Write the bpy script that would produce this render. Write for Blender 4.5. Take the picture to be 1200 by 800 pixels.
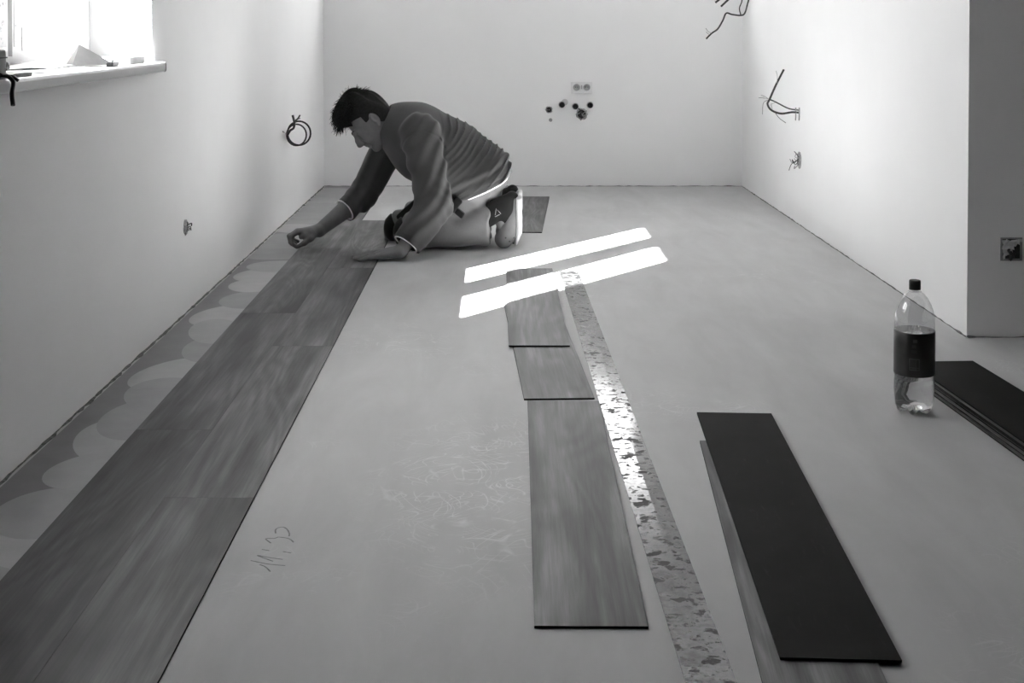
import bpy, bmesh, math, random
import numpy as np
from mathutils import Vector, Matrix, Euler

# ---------------------------------------------------------------- scene reset
for o in list(bpy.data.objects):
    bpy.data.objects.remove(o)
scene = bpy.context.scene
COL = scene.collection
random.seed(7)
RNG = np.random.default_rng(11)

# ---------------------------------------------------------------- camera
F_PX, PITCH, CX, YH, CAM_H = 1500.0, math.radians(1.3), 587.0, 28.0, 1.0
YP = YH + F_PX * math.tan(PITCH)
cam_d = bpy.data.cameras.new('camera')
cam = bpy.data.objects.new('camera', cam_d)
COL.objects.link(cam)
cam.location = (0, 0, CAM_H)
cam.rotation_euler = (math.pi / 2 - PITCH, 0, 0)
cam_d.sensor_width = 36
cam_d.sensor_fit = 'HORIZONTAL'
cam_d.lens = F_PX / 1200 * 36
cam_d.shift_x = (600 - CX) / 1200
cam_d.shift_y = -(400 - YP) / 1200
cam_d.clip_start = 0.05
scene.camera = cam

# ---------------------------------------------------------------- world, sun, exposure
world = bpy.data.worlds.new('world')
scene.world = world
world.use_nodes = True
wn = world.node_tree
bgn = wn.nodes['Background']
bgn.inputs[0].default_value = (1, 1, 1, 1)
bgn.inputs[1].default_value = 3.6
sun_d = bpy.data.lights.new('sun', 'SUN')
sun = bpy.data.objects.new('sun', sun_d)
COL.objects.link(sun)
SUN_DIR = Vector((1.0, 1.262, -0.952)).normalized()
sun.rotation_euler = SUN_DIR.to_track_quat('-Z', 'Y').to_euler()
sun.location = (-6, -4, 6)
sun_d.energy = 88.0
sun_d.angle = math.radians(0.53)
vs = scene.view_settings
vs.view_transform = 'Standard'
vs.look = 'None'
vs.gamma = 1.0
vs.use_curve_mapping = False
vs.exposure = 1.5
try:
    scene.cycles.max_bounces = 12
    scene.cycles.diffuse_bounces = 8
    scene.cycles.sample_clamp_indirect = 6.0
except Exception:
    pass

# ---------------------------------------------------------------- pixel helpers (a pixel gives a direction, depth is given)
def ray(x, y):
    a = (x - CX) / F_PX
    b = -(y - YP) / F_PX
    return Vector((a, b * math.sin(PITCH) + math.cos(PITCH), b * math.cos(PITCH) - math.sin(PITCH)))
def gp(x, y, z=0.0):
    d = ray(x, y); t = (z - CAM_H) / d.z
    return Vector((d.x * t, d.y * t, z))
def pp(x, y, Y):
    d = ray(x, y); t = Y / d.y
    return Vector((d.x * t, Y, CAM_H + d.z * t))
def px_on_x(x, y, X):
    d = ray(x, y); t = X / d.x
    return Vector((X, d.y * t, CAM_H + d.z * t))

# ---------------------------------------------------------------- object helpers
def link(name, me, mats=None, parent=None, smooth=False):
    o = bpy.data.objects.new(name, me)
    COL.objects.link(o)
    if mats is not None:
        for m in (mats if isinstance(mats, (list, tuple)) else [mats]):
            me.materials.append(m)
    if parent is not None:
        o.parent = parent
    if smooth:
        me.polygons.foreach_set('use_smooth', [True] * len(me.polygons))
    return o
def tag(o, label, cat, group=None):
    o['label'] = label; o['category'] = cat
    if group: o['group'] = group
    return o
def struct(o):
    o['kind'] = 'structure'
    return o
def empty(name, loc=(0, 0, 0), rz=0.0):
    o = bpy.data.objects.new(name, None)
    o.empty_display_size = 0.05
    COL.objects.link(o)
    o.location = loc; o.rotation_euler = (0, 0, rz)
    return o
def bm_mesh(bm, name='mesh'):
    me = bpy.data.meshes.new(name)
    bmesh.ops.recalc_face_normals(bm, faces=bm.faces[:])
    bm.to_mesh(me); bm.free()
    return me
def add_box(bm, lo, hi, bevel=0.0, mi=0):
    r = bmesh.ops.create_cube(bm, size=1.0)
    vsx = r['verts']
    for v in vsx:
        v.co = Vector([(lo[i] + hi[i]) / 2 + v.co[i] * (hi[i] - lo[i]) for i in range(3)])
    fs = {f for v in vsx for f in v.link_faces}
    for f in fs: f.material_index = mi
    if bevel > 0:
        es = list({e for v in vsx for e in v.link_edges})
        bmesh.ops.bevel(bm, geom=es, offset=bevel, segments=2, affect='EDGES', profile=0.5)
def box(name, lo, hi, mat, parent=None, bevel=0.0):
    bm = bmesh.new(); add_box(bm, lo, hi, bevel)
    return link(name, bm_mesh(bm), mat, parent)
def boxes(name, lst, mat, parent=None, bevel=0.0):
    bm = bmesh.new()
    for lo, hi in lst: add_box(bm, lo, hi, bevel)
    return link(name, bm_mesh(bm), mat, parent)
def catmull(pts, n=6):
    P = [Vector(p) for p in pts]
    if len(P) < 3: return P
    P = [P[0] * 2 - P[1]] + P + [P[-1] * 2 - P[-2]]
    out = []
    for i in range(1, len(P) - 2):
        a, b, c, d = P[i - 1:i + 3]
        for k in range(n):
            t = k / n
            out.append(0.5 * ((2 * b) + (c - a) * t + (2 * a - 5 * b + 4 * c - d) * t * t + (3 * b - a - 3 * c + d) * t ** 3))
    out.append(P[-2])
    return out
def add_tube(bm, pts, r, sides=8, r_end=None, mi=0):
    pts = [Vector(p) for p in pts]
    n = len(pts); rings = []
    t0 = (pts[1] - pts[0]).normalized()
    u = t0.orthogonal().normalized()
    for i, p in enumerate(pts):
        t = (pts[min(i + 1, n - 1)] - pts[max(i - 1, 0)])
        t = t.normalized() if t.length > 1e-9 else t0
        u = (u - t * u.dot(t))
        u = u.normalized() if u.length > 1e-6 else t.orthogonal().normalized()
        v = t.cross(u)
        rr = r if r_end is None else r + (r_end - r) * i / (n - 1)
        rings.append([bm.verts.new(p + (u * math.cos(2 * math.pi * k / sides) + v * math.sin(2 * math.pi * k / sides)) * rr) for k in range(sides)])
    for a, b in zip(rings, rings[1:]):
        for k in range(sides):
            f = bm.faces.new((a[k], a[(k + 1) % sides], b[(k + 1) % sides], b[k])); f.smooth = True; f.material_index = mi
    for ring, s in ((rings[0], 1), (rings[-1], -1)):
        f = bm.faces.new(ring if s < 0 else ring[::-1]); f.material_index = mi
def tube(name, pts, r, mat, parent=None, sides=8, r_end=None, smooth_pts=True):
    bm = bmesh.new()
    add_tube(bm, catmull(pts) if smooth_pts else pts, r, sides, r_end)
    return link(name, bm_mesh(bm), mat, parent)
def add_lathe(bm, prof, seg=40, center=(0, 0, 0), mod=None, cap=True):
    rings = []
    for (r, z) in prof:
        ring = []
        for k in range(seg):
            a = 2 * math.pi * k / seg
            rr, zz = (r, z) if mod is None else mod(r, z, a)
            ring.append(bm.verts.new((center[0] + rr * math.cos(a), center[1] + rr * math.sin(a), center[2] + zz)))
        rings.append(ring)
    for a, b in zip(rings, rings[1:]):
        for k in range(seg):
            f = bm.faces.new((a[k], a[(k + 1) % seg], b[(k + 1) % seg], b[k])); f.smooth = True
    if cap:
        bm.faces.new(rings[0][::-1]); bm.faces.new(rings[-1])
def lathe(name, prof, mat, parent=None, seg=40, center=(0, 0, 0), mod=None, cap=True):
    bm = bmesh.new(); add_lathe(bm, prof, seg, center, mod, cap)
    return link(name, bm_mesh(bm), mat, parent)

# ---------------------------------------------------------------- materials
def new_mat(name):
    m = bpy.data.materials.new(name); m.use_nodes = True
    nt = m.node_tree
    return m, nt, nt.nodes['Principled BSDF'], nt.nodes, nt.links
def g(v): return (v, v, v, 1)
def ramp(N, pts, interp='LINEAR'):
    r = N.new('ShaderNodeValToRGB'); cr = r.color_ramp; cr.interpolation = interp
    while len(cr.elements) > 1: cr.elements.remove(cr.elements[-1])
    cr.elements[0].position = pts[0][0]; cr.elements[0].color = g(pts[0][1])
    for p, v in pts[1:]:
        e = cr.elements.new(p); e.color = g(v)
    return r
def noise(N, L, vec, scale, detail=4, rough=0.55, dist=0.0):
    n = N.new('ShaderNodeTexNoise'); n.inputs['Scale'].default_value = scale
    n.inputs['Detail'].default_value = detail; n.inputs['Roughness'].default_value = rough; n.inputs['Distortion'].default_value = dist
    if vec is not None: L.new(vec, n.inputs['Vector'])
    return n
def mapping(N, L, scale=(1, 1, 1), loc=None, src='Object'):
    tc = N.new('ShaderNodeTexCoord'); mp = N.new('ShaderNodeMapping'); mp.inputs['Scale'].default_value = scale
    L.new(tc.outputs[src], mp.inputs['Vector'])
    return mp
def math_n(N, L, op, a, b=None, c=None, clamp=False):
    n = N.new('ShaderNodeMath'); n.operation = op; n.use_clamp = clamp
    for i, v in enumerate((a, b, c)):
        if v is None: continue
        if isinstance(v, (int, float)): n.inputs[i].default_value = v
        else: L.new(v, n.inputs[i])
    return n.outputs[0]
def mixc(N, L, fac, a, b, mode='MIX'):
    n = N.new('ShaderNodeMix'); n.data_type = 'RGBA'; n.blend_type = mode
    for sock, v in ((n.inputs[0], fac), (n.inputs[6], a), (n.inputs[7], b)):
        if isinstance(v, (int, float)):
            if sock == n.inputs[0]: sock.default_value = v
            else: sock.default_value = g(v)
        else: L.new(v, sock)
    return n.outputs[2]
def bump(N, L, P, h, strength=0.2, dist=0.01):
    b = N.new('ShaderNodeBump'); b.inputs['Strength'].default_value = strength; b.inputs['Distance'].default_value = dist
    L.new(h, b.inputs['Height']); L.new(b.outputs[0], P.inputs['Normal'])
def plain(name, v, rough=0.6, var=0.12, scale=30.0, bmp=0.1, spec=0.4, metal=0.0):
    m, nt, P, N, L = new_mat(name)
    mp = mapping(N, L)
    n = noise(N, L, mp.outputs[0], scale, 5)
    r = ramp(N, [(0.3, v * (1 - var)), (0.7, min(1, v * (1 + var)))])
    L.new(n.outputs[0], r.inputs[0]); L.new(r.outputs[0], P.inputs['Base Color'])
    P.inputs['Roughness'].default_value = rough; P.inputs['Specular IOR Level'].default_value = spec; P.inputs['Metallic'].default_value = metal
    if bmp: bump(N, L, P, n.outputs[0], bmp, 0.003)
    return m
M = {}
M['pvc'] = plain('white_pvc', 0.5, 0.35, 0.02, 8, 0)
M['sill'] = plain('white_sill_laminate', 0.55, 0.4, 0.03, 12, 0)
M['paper'] = plain('white_paper', 0.82, 0.8, 0.04, 20, 0.05)
M['kraft'] = plain('grey_card', 0.38, 0.8, 0.1, 20, 0.05)
M['dark_cloth'] = plain('dark_cloth', 0.06, 0.9, 0.3, 60, 0.3)
M['grey_board'] = plain('grey_board', 0.22, 0.7, 0.1, 30, 0.05)
M['foam'] = plain('pale_foam', 0.6, 0.9, 0.05, 80, 0.2)
M['black'] = plain('black_plastic', 0.012, 0.5, 0.2, 40, 0.05)
M['cable'] = plain('dark_cable_sheath', 0.03, 0.5, 0.2, 60, 0)
M['wire_pale'] = plain('pale_wire', 0.3, 0.5, 0.2, 60, 0)
M['box_plastic'] = plain('grey_box_plastic', 0.3, 0.5, 0.15, 40, 0.05)
M['rough_plaster'] = plain('rough_plaster', 0.38, 0.95, 0.35, 90, 0.8)
M['socket_white'] = plain('socket_white', 0.75, 0.3, 0.02, 10, 0)
M['socket_grey'] = plain('socket_grey', 0.4, 0.4, 0.05, 10, 0)
M['edge'] = plain('edge_strip_dirt', 0.12, 0.95, 0.6, 60, 0.6)
M['dark_shell'] = plain('unseen_dark_finish', 0.06, 0.95, 0.3, 6, 0.5)  # near-black finish invented for the unseen shell, soaks up bounce light
M['pencil'] = plain('pencil_graphite', 0.2, 0.7, 0.35, 140, 0)

def m_wall():
    m, nt, P, N, L = new_mat('painted_plaster')
    mp = mapping(N, L)
    n1 = noise(N, L, mp.outputs[0], 1.3, 4); n2 = noise(N, L, mp.outputs[0], 160, 4)
    r = ramp(N, [(0.3, 0.83), (0.7, 0.88)])
    L.new(n1.outputs[0], r.inputs[0]); L.new(r.outputs[0], P.inputs['Base Color'])
    P.inputs['Roughness'].default_value = 0.75; P.inputs['Specular IOR Level'].default_value = 0.3
    bump(N, L, P, n2.outputs[0], 0.10, 0.002)
    return m
M['wall'] = m_wall()

def m_floor():
    m, nt, P, N, L = new_mat('levelled_screed')
    mp = mapping(N, L)
    big = noise(N, L, mp.outputs[0], 0.9, 5, 0.6)
    mp2 = mapping(N, L, (1.0, 0.25, 1))
    st = noise(N, L, mp2.outputs[0], 7.0, 5, 0.6, 0.4)
    base = ramp(N, [(0.25, 0.44), (0.75, 0.52)]); L.new(big.outputs[0], base.inputs[0])
    s2 = ramp(N, [(0.3, 0.90), (0.7, 1.06)]); L.new(st.outputs[0], s2.inputs[0])
    c = mixc(N, L, 1.0, base.outputs[0], s2.outputs[0], 'MULTIPLY')
    # swirling scratches: thin iso-lines of several warped noises
    scr = None
    for i, (sc, off) in enumerate(((2.6, 1.0), (3.4, 5.0), (4.6, 9.0))):
        mpi = mapping(N, L); mpi.inputs['Location'].default_value = (off, off * 1.7, 0)
        nn = noise(N, L, mpi.outputs[0], sc, 2.0, 0.35, 1.1)
        v = math_n(N, L, 'FRACT', math_n(N, L, 'MULTIPLY', nn.outputs[0], 22.0))
        v = math_n(N, L, 'ABSOLUTE', math_n(N, L, 'SUBTRACT', v, 0.5))
        line = math_n(N, L, 'SUBTRACT', 1.0, math_n(N, L, 'DIVIDE', v, 0.075), clamp=True)
        scr = line if scr is None else math_n(N, L, 'MAXIMUM', scr, line)
    brk = noise(N, L, mp.outputs[0], 14.0, 3)
    brkr = ramp(N, [(0.42, 0.0), (0.56, 1.0)]); L.new(brk.outputs[0], brkr.inputs[0])
    # scratched places: around the mixing spot in the middle of the floor, faint elsewhere
    sep = N.new('ShaderNodeSeparateXYZ'); L.new(mp.outputs[0], sep.inputs[0])
    dx = math_n(N, L, 'MULTIPLY', math_n(N, L, 'SUBTRACT', sep.outputs[0], -0.02), 3.2)
    dy = math_n(N, L, 'MULTIPLY', math_n(N, L, 'SUBTRACT', sep.outputs[1], 2.75), 1.7)
    dd = math_n(N, L, 'SQRT', math_n(N, L, 'ADD', math_n(N, L, 'MULTIPLY', dx, dx), math_n(N, L, 'MULTIPLY', dy, dy)))
    mk = ramp(N, [(0.35, 1.0), (1.0, 0.0)]); L.new(dd, mk.inputs[0])
    patchn = ramp(N, [(0.55, 0.0), (0.7, 0.7)]); pn = noise(N, L, mp.outputs[0], 1.7, 2); L.new(pn.outputs[0], patchn.inputs[0])
    mask = math_n(N, L, 'MAXIMUM', mk.outputs[0], patchn.outputs[0])
    mask = math_n(N, L, 'MULTIPLY', mask, math_n(N, L, 'MULTIPLY', scr, brkr.outputs[0]))
    mask = math_n(N, L, 'MULTIPLY', mask, 0.6)
    c = mixc(N, L, mask, c, 0.78)
    L.new(c, P.inputs['Base Color'])
    fine = noise(N, L, mp.outputs[0], 90, 4)
    P.inputs['Roughness'].default_value = 0.6; P.inputs['Specular IOR Level'].default_value = 0.25
    bump(N, L, P, fine.outputs[0], 0.06, 0.002)
    return m
M['floor'] = m_floor()

def m_smear(name, lo, hi, rough):
    m, nt, P, N, L = new_mat(name)
    oi = N.new('ShaderNodeObjectInfo'); mp = mapping(N, L)
    n = noise(N, L, mp.outputs[0], 9, 4)
    r = ramp(N, [(0.3, lo), (0.7, hi)]); L.new(n.outputs[0], r.inputs[0])
    rr = ramp(N, [(0.0, 0.72), (1.0, 1.08)]); L.new(oi.outputs['Random'], rr.inputs[0])
    L.new(mixc(N, L, 1.0, r.outputs[0], rr.outputs[0], 'MULTIPLY'), P.inputs['Base Color'])
    P.inputs['Roughness'].default_value = rough
    return m
M['primer'] = m_smear('dark_primer_coat', 0.16, 0.21, 0.4)
M['smear'] = m_smear('adhesive_smear', 0.34, 0.40, 0.5)

def m_wood():
    m, nt, P, N, L = new_mat('vinyl_wood_grain')
    tc = N.new('ShaderNodeTexCoord'); oi = N.new('ShaderNodeObjectInfo')
    off = N.new('ShaderNodeVectorMath'); off.operation = 'MULTIPLY_ADD'
    cmb = N.new('ShaderNodeCombineXYZ')
    for i in range(3): L.new(oi.outputs['Random'], cmb.inputs[i])
    L.new(cmb.outputs[0], off.inputs[0]); off.inputs[1].default_value = (13.0, 47.0, 5.0); L.new(tc.outputs['Object'], off.inputs[2])
    def mp(scale):
        k = N.new('ShaderNodeMapping'); k.inputs['Scale'].default_value = scale; L.new(off.outputs[0], k.inputs['Vector']); return k.outputs[0]
    cloud = noise(N, L, mp((5, 1.3, 1)), 1.7, 3, 0.5, 0.3)
    streak = noise(N, L, mp((13, 0.55, 1)), 1.7, 5, 0.62, 0.35)
    grain = noise(N, L, mp((170, 5, 1)), 1.0, 4, 0.7)
    rings_src = noise(N, L, mp((5.0, 0.75, 1)), 1.0, 2, 0.4, 0.6)
    rings = math_n(N, L, 'SINE', math_n(N, L, 'MULTIPLY', rings_src.outputs[0], 95.0))
    vor = N.new('ShaderNodeTexVoronoi'); vor.inputs['Scale'].default_value = 1.0; L.new(mp((9, 2.2, 1)), vor.inputs['Vector'])
    knot = ramp(N, [(0.0, 0.45), (0.16, 0.75), (0.3, 1.0)]); L.new(vor.outputs['Distance'], knot.inputs[0])
    v = math_n(N, L, 'MULTIPLY_ADD', streak.outputs[0], 0.55, math_n(N, L, 'MULTIPLY', cloud.outputs[0], 0.45))
    r = ramp(N, [(0.34, 0.036), (0.5, 0.095), (0.66, 0.190)]); L.new(v, r.inputs[0])
    rg = ramp(N, [(0.0, 0.82), (1.0, 1.10)]); L.new(math_n(N, L, 'MULTIPLY_ADD', rings, 0.5, 0.5), rg.inputs[0])
    gr = ramp(N, [(0.3, 0.72), (0.55, 1.0), (0.75, 1.15)]); L.new(grain.outputs[0], gr.inputs[0])
    c = mixc(N, L, 1.0, r.outputs[0], rg.outputs[0], 'MULTIPLY')
    c = mixc(N, L, 1.0, c, gr.outputs[0], 'MULTIPLY')
    c = mixc(N, L, 0.7, c, knot.outputs[0], 'MULTIPLY')
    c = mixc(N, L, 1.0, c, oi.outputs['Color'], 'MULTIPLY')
    L.new(c, P.inputs['Base Color'])
    P.inputs['Roughness'].default_value = 0.5; P.inputs['Specular IOR Level'].default_value = 0.26
    bump(N, L, P, grain.outputs[0], 0.12, 0.001)
    return m
M['wood'] = m_wood()

def m_back():
    m, nt, P, N, L = new_mat('black_plank_backing')
    mp = mapping(N, L)
    n1 = noise(N, L, mp.outputs[0], 5, 6, 0.7); n2 = noise(N, L, mapping(N, L, (60, 12, 60)).outputs[0], 1.0, 5, 0.7, 0.5)
    r1 = ramp(N, [(0.3, 0.005), (0.62, 0.010), (0.85, 0.02)]); L.new(n1.outputs[0], r1.inputs[0])
    r2 = ramp(N, [(0.6, 0.0), (0.8, 0.35)]); L.new(n2.outputs[0], r2.inputs[0])
    msk = math_n(N, L, 'MULTIPLY', r2.outputs[0], n1.outputs[0])
    L.new(mixc(N, L, msk, r1.outputs[0], 0.12), P.inputs['Base Color'])
    P.inputs['Roughness'].default_value = 0.6; P.inputs['Specular IOR Level'].default_value = 0.05
    bump(N, L, P, n2.outputs[0], 0.1, 0.001)
    return m
M['back'] = m_back()

def m_bar():
    m, nt, P, N, L = new_mat('stained_steel')
    mp = mapping(N, L, (0.8, 1.0, 1))
    n1 = noise(N, L, mp.outputs[0], 36, 5, 0.65, 0.3); n2 = noise(N, L, mp.outputs[0], 60, 4, 0.6)
    n3 = noise(N, L, mp.outputs[0], 3.0, 2)
    a = math_n(N, L, 'MULTIPLY_ADD', n3.outputs[0], 0.25, n1.outputs[0])
    blot = ramp(N, [(0.665, 0.0), (0.72, 1.0)]); L.new(a, blot.inputs[0])
    sp = ramp(N, [(0.56, 0.0), (0.65, 0.9)]); L.new(n2.outputs[0], sp.inputs[0])
    msk = math_n(N, L, 'MAXIMUM', blot.outputs[0], math_n(N, L, 'MULTIPLY', sp.outputs[0], 0.8))
    clean = ramp(N, [(0.35, 0.11), (0.65, 0.22)]); L.new(n1.outputs[0], clean.inputs[0])
    L.new(mixc(N, L, msk, clean.outputs[0], 0.035), P.inputs['Base Color'])
    L.new(math_n(N, L, 'SUBTRACT', 0.9, math_n(N, L, 'MULTIPLY', msk, 0.8)), P.inputs['Metallic'])
    L.new(math_n(N, L, 'MULTIPLY_ADD', msk, 0.5, 0.13), P.inputs['Roughness'])
    return m
M['bar'] = m_bar()

def m_glass():
    m, nt, P, N, L = new_mat('window_glass')
    N.remove(P)
    out = N['Material Output']
    t = N.new('ShaderNodeBsdfTransparent'); t.inputs[0].default_value = g(0.95)
    gl = N.new('ShaderNodeBsdfGlossy'); gl.inputs['Roughness'].default_value = 0.0
    lw = N.new('ShaderNodeLayerWeight'); lw.inputs[0].default_value = 0.5
    fr = math_n(N, L, 'MULTIPLY_ADD', math_n(N, L, 'POWER', lw.outputs['Facing'], 5.0), 0.9, 0.04)
    mx = N.new('ShaderNodeMixShader'); L.new(fr, mx.inputs[0]); L.new(t.outputs[0], mx.inputs[1]); L.new(gl.outputs[0], mx.inputs[2])
    L.new(mx.outputs[0], out.inputs[0])
    return m
M['glass'] = m_glass()

def m_film():
    m, nt, P, N, L = new_mat('printed_protective_film')
    mp = mapping(N, L, (1, 28, 28))
    br = N.new('ShaderNodeTexVoronoi'); br.inputs['Scale'].default_value = 1.6; br.inputs['Randomness'].default_value = 0.9
    L.new(mp.outputs[0], br.inputs['Vector'])
    n = noise(N, L, mp.outputs[0], 4.0, 4, 0.7)
    a = ramp(N, [(0.48, 0.0), (0.56, 1.0)]); L.new(n.outputs[0], a.inputs[0])
    b = ramp(N, [(0.22, 1.0), (0.4, 0.0)]); L.new(br.outputs['Distance'], b.inputs[0])
    L.new(mixc(N, L, math_n(N, L, 'MULTIPLY', a.outputs[0], b.outputs[0]), 0.30, 0.07), P.inputs['Base Color'])
    P.inputs['Roughness'].default_value = 0.4
    return m
M['film'] = m_film()

# ================================================================ the room
XL, XR, YB, YC, ZC = -1.092, 1.488, 7.876, 4.067, 2.55
X_FAR, Y_BACK = 5.5, -5.5
T = 0.42
WY0, WY1, WZ0, WZ1 = 2.66, 4.0, 0.85, 2.02           # window opening in the left wall
BX0, BX1, BZ0, BZ1 = -0.85, 1.15, 1.25, 2.00          # window opening in the back wall

YS = 1.85                                            # behind this line: unseen dark shell, added to dim the near floor
floor = struct(box('floor', (XL - T, YS, -0.2), (X_FAR + 0.2, YB + T, 0.0), M['floor']))
struct(box('floor_dark_shell', (XL - T, Y_BACK - 0.2, -0.2), (X_FAR + 0.2, YS, 0.0), M['dark_shell']))
YQ = 2.6  # dark part of the unseen ceiling reaches further in, cutting light below
struct(box('ceiling', (XL - T, YQ, ZC), (X_FAR + 0.2, YB + T, ZC + 0.2), M['wall']))
struct(box('ceiling_dark_shell', (XL - T, Y_BACK - 0.2, ZC), (X_FAR + 0.2, YQ, ZC + 0.2), M['dark_shell']))
struct(box('wall_left_dark_shell', (XL - 0.32, Y_BACK, 0), (XL, YS, ZC), M['dark_shell']))
def wall_with_hole(name, axis, base, thick, a0, a1, h0, h1, z0, z1):
    lst = [(a0, h0, 0, ZC), (h1, a1, 0, ZC), (h0, h1, 0, z0), (h0, h1, z1, ZC)]
    bl = []
    for (s0, s1, b0, b1) in lst:
        if axis == 'x': bl.append(((min(base, base + thick), s0, b0), (max(base, base + thick), s1, b1)))
        else: bl.append(((s0, min(base, base + thick), b0), (s1, max(base, base + thick), b1)))
    return struct(boxes(name, bl, M['wall']))
wall_left = wall_with_hole('wall_left', 'x', XL, -0.32, YS, YB + T, WY0, WY1, WZ0, WZ1)
wall_back = wall_with_hole('wall_back', 'y', YB, T, XL, XR + T, BX0, BX1, BZ0, BZ1)
wall_right = struct(box('wall_right', (XR, YC, 0), (XR + T, YB, ZC), M['wall']))
struct(box('wall_return', (XR + T, YC, 0), (X_FAR + 0.2, YC + T, ZC), M['wall']))
struct(box('wall_far_right', (X_FAR, Y_BACK, 0), (X_FAR + 0.2, YC, ZC), M['wall']))
struct(box('wall_front', (XL, Y_BACK - 0.2, 0), (X_FAR + 0.2, Y_BACK, ZC), M['dark_shell']))  # unseen, kept dark as part of the added shell

# ragged dirt and foam strip in the joint between walls and floor
def edge_strip(name, p, q, n, off, wmin=0.003, wmax=0.011):
    p, q = Vector(p), Vector(q); nrm = Vector(off)
    bm = bmesh.new(); k = int((q - p).length / 0.03); rows = []
    for i in range(k + 1):
        c = p.lerp(q, i / k); w = random.uniform(wmin, wmax) * 0.6; h = random.uniform(0.0005, 0.004)
        if random.random() < 0.12: w *= 1.8; h *= 1.4
        rows.append([bm.verts.new(c + Vector((0, 0, 0.0))), bm.verts.new(c + Vector((0, 0, h))), bm.verts.new(c + nrm * w * 0.6 + Vector((0, 0, h * 0.7))), bm.verts.new(c + nrm * w)])
    for a, b in zip(rows, rows[1:]):
        for j in range(3): bm.faces.new((a[j], a[j + 1], b[j + 1], b[j]))
    return struct(link(name, bm_mesh(bm), M['edge']))
edge_strip('trim_1', (XL, 1.85, 0), (XL, YB, 0), 1, (1, 0, 0), 0.004, 0.016)
edge_strip('trim_2', (XL, YB, 0), (XR, YB, 0), 1, (0, -1, 0), 0.004, 0.02)
edge_strip('trim_3', (XR, YC, 0), (XR, YB, 0), 1, (-1, 0, 0), 0.003, 0.008)
edge_strip('trim_4', (XR, YC, 0), (X_FAR, YC, 0), 1, (0, -1, 0), 0.004, 0.016)

# ---------------------------------------------------------------- windows
def sash(parent, axis, plane, d0, d1, a0, a1, z0, z1, gl, mat):
    """a rectangular sash frame; parts: sash (> pane)"""
    (ga0, ga1, gz0, gz1) = gl
    def bx(s0, s1, b0, b1, e0, e1):
        return ((e0, s0, b0), (e1, s1, b1)) if axis == 'x' else ((s0, e0, b0), (s1, e1, b1))
    s = boxes('sash', [bx(a0, ga0, z0, z1, d0, d1), bx(ga1, a1, z0, z1, d0, d1), bx(ga0, ga1, z0, gz0, d0, d1), bx(ga0, ga1, gz1, z1, d0, d1)], mat, parent)
    c = (d0 + d1) / 2
    lo, hi = bx(ga0 - 0.004, ga1 + 0.004, gz0 - 0.004, gz1 + 0.004, c - 0.002, c + 0.002)
    box('pane', lo, hi, M['glass'], s)
    return s
w1 = struct(empty('window_1', (0, 0, 0)))
FX0, FX1 = -1.355, -1.285
G1, G2 = (3.405, 3.845), (2.815, 3.235)
GZ0, GZ1 = 1.005, 1.935
boxes('window_frame', [((FX0, WY0, WZ0), (FX1, WY0 + 0.055, WZ1)), ((FX0, WY1 - 0.055, WZ0), (FX1, WY1, WZ1)),
                       ((FX0, WY0 + 0.055, WZ0), (FX1, WY1 - 0.055, WZ0 + 0.07)), ((FX0, WY0 + 0.055, WZ1 - 0.05), (FX1, WY1 - 0.055, WZ1)),
                       ((FX0, 3.30, WZ0 + 0.07), (FX1, 3.34, WZ1 - 0.05))], M['pvc'], w1)
sash(w1, 'x', 0, FX0 + 0.008, FX1 + 0.012, 3.335, WY1 - 0.05, WZ0 + 0.065, WZ1 - 0.045, (G1[0], G1[1], GZ0, GZ1), M['pvc'])
sash(w1, 'x', 0, FX0 + 0.008, FX1 + 0.012, WY0 + 0.05, 3.305, WZ0 + 0.065, WZ1 - 0.045, (G2[0], G2[1], GZ0, GZ1), M['pvc'])
fx = FX1 + 0.0125
box('protective_film', (fx, 3.345, WZ0 + 0.09), (fx + 0.0006, 3.395, WZ1 - 0.06), M['film'], w1)
box('protective_film', (fx, 3.245, WZ0 + 0.09), (fx + 0.0006, 3.295, WZ1 - 0.06), M['film'], w1)
box('protective_film', (fx, 3.40, WZ0 + 0.078), (fx + 0.0006, 3.50, GZ0 - 0.015), M['film'], w1)
box('protective_film', (fx, 3.74, WZ0 + 0.078), (fx + 0.0006, 3.80, GZ0 - 0.015), M['film'], w1)
# handle on the meeting stile, above the view
boxes('window_handle', [((FX1 + 0.012, 3.352, 1.40), (FX1 + 0.022, 3.382, 1.47)), ((FX1 + 0.022, 3.358, 1.30), (FX1 + 0.05, 3.376, 1.325)), ((FX1 + 0.038, 3.356, 1.20), (FX1 + 0.05, 3.378, 1.325)), ((FX1 + 0.022, 3.36, 1.425), (FX1 + 0.05, 3.374, 1.445))], M['pvc'], w1)

w2 = struct(empty('window_2', (0, 0, 0)))
boxes('window_frame', [((BX0, YB + 0.16, BZ0), (BX0 + 0.04, YB + 0.23, BZ1)), ((BX1 - 0.04, YB + 0.16, BZ0), (BX1, YB + 0.23, BZ1)),
                       ((BX0 + 0.04, YB + 0.16, BZ0), (BX1 - 0.04, YB + 0.23, BZ0 + 0.04)), ((BX0 + 0.04, YB + 0.16, BZ1 - 0.04), (BX1 - 0.04, YB + 0.23, BZ1))], M['pvc'], w2)
sash(w2, 'y', 0, YB + 0.15, YB + 0.22, BX0 + 0.035, BX1 - 0.035, BZ0 + 0.035, BZ1 - 0.035, (BX0 + 0.1, BX1 - 0.1, BZ0 + 0.1, BZ1 - 0.1), M['pvc'])

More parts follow.
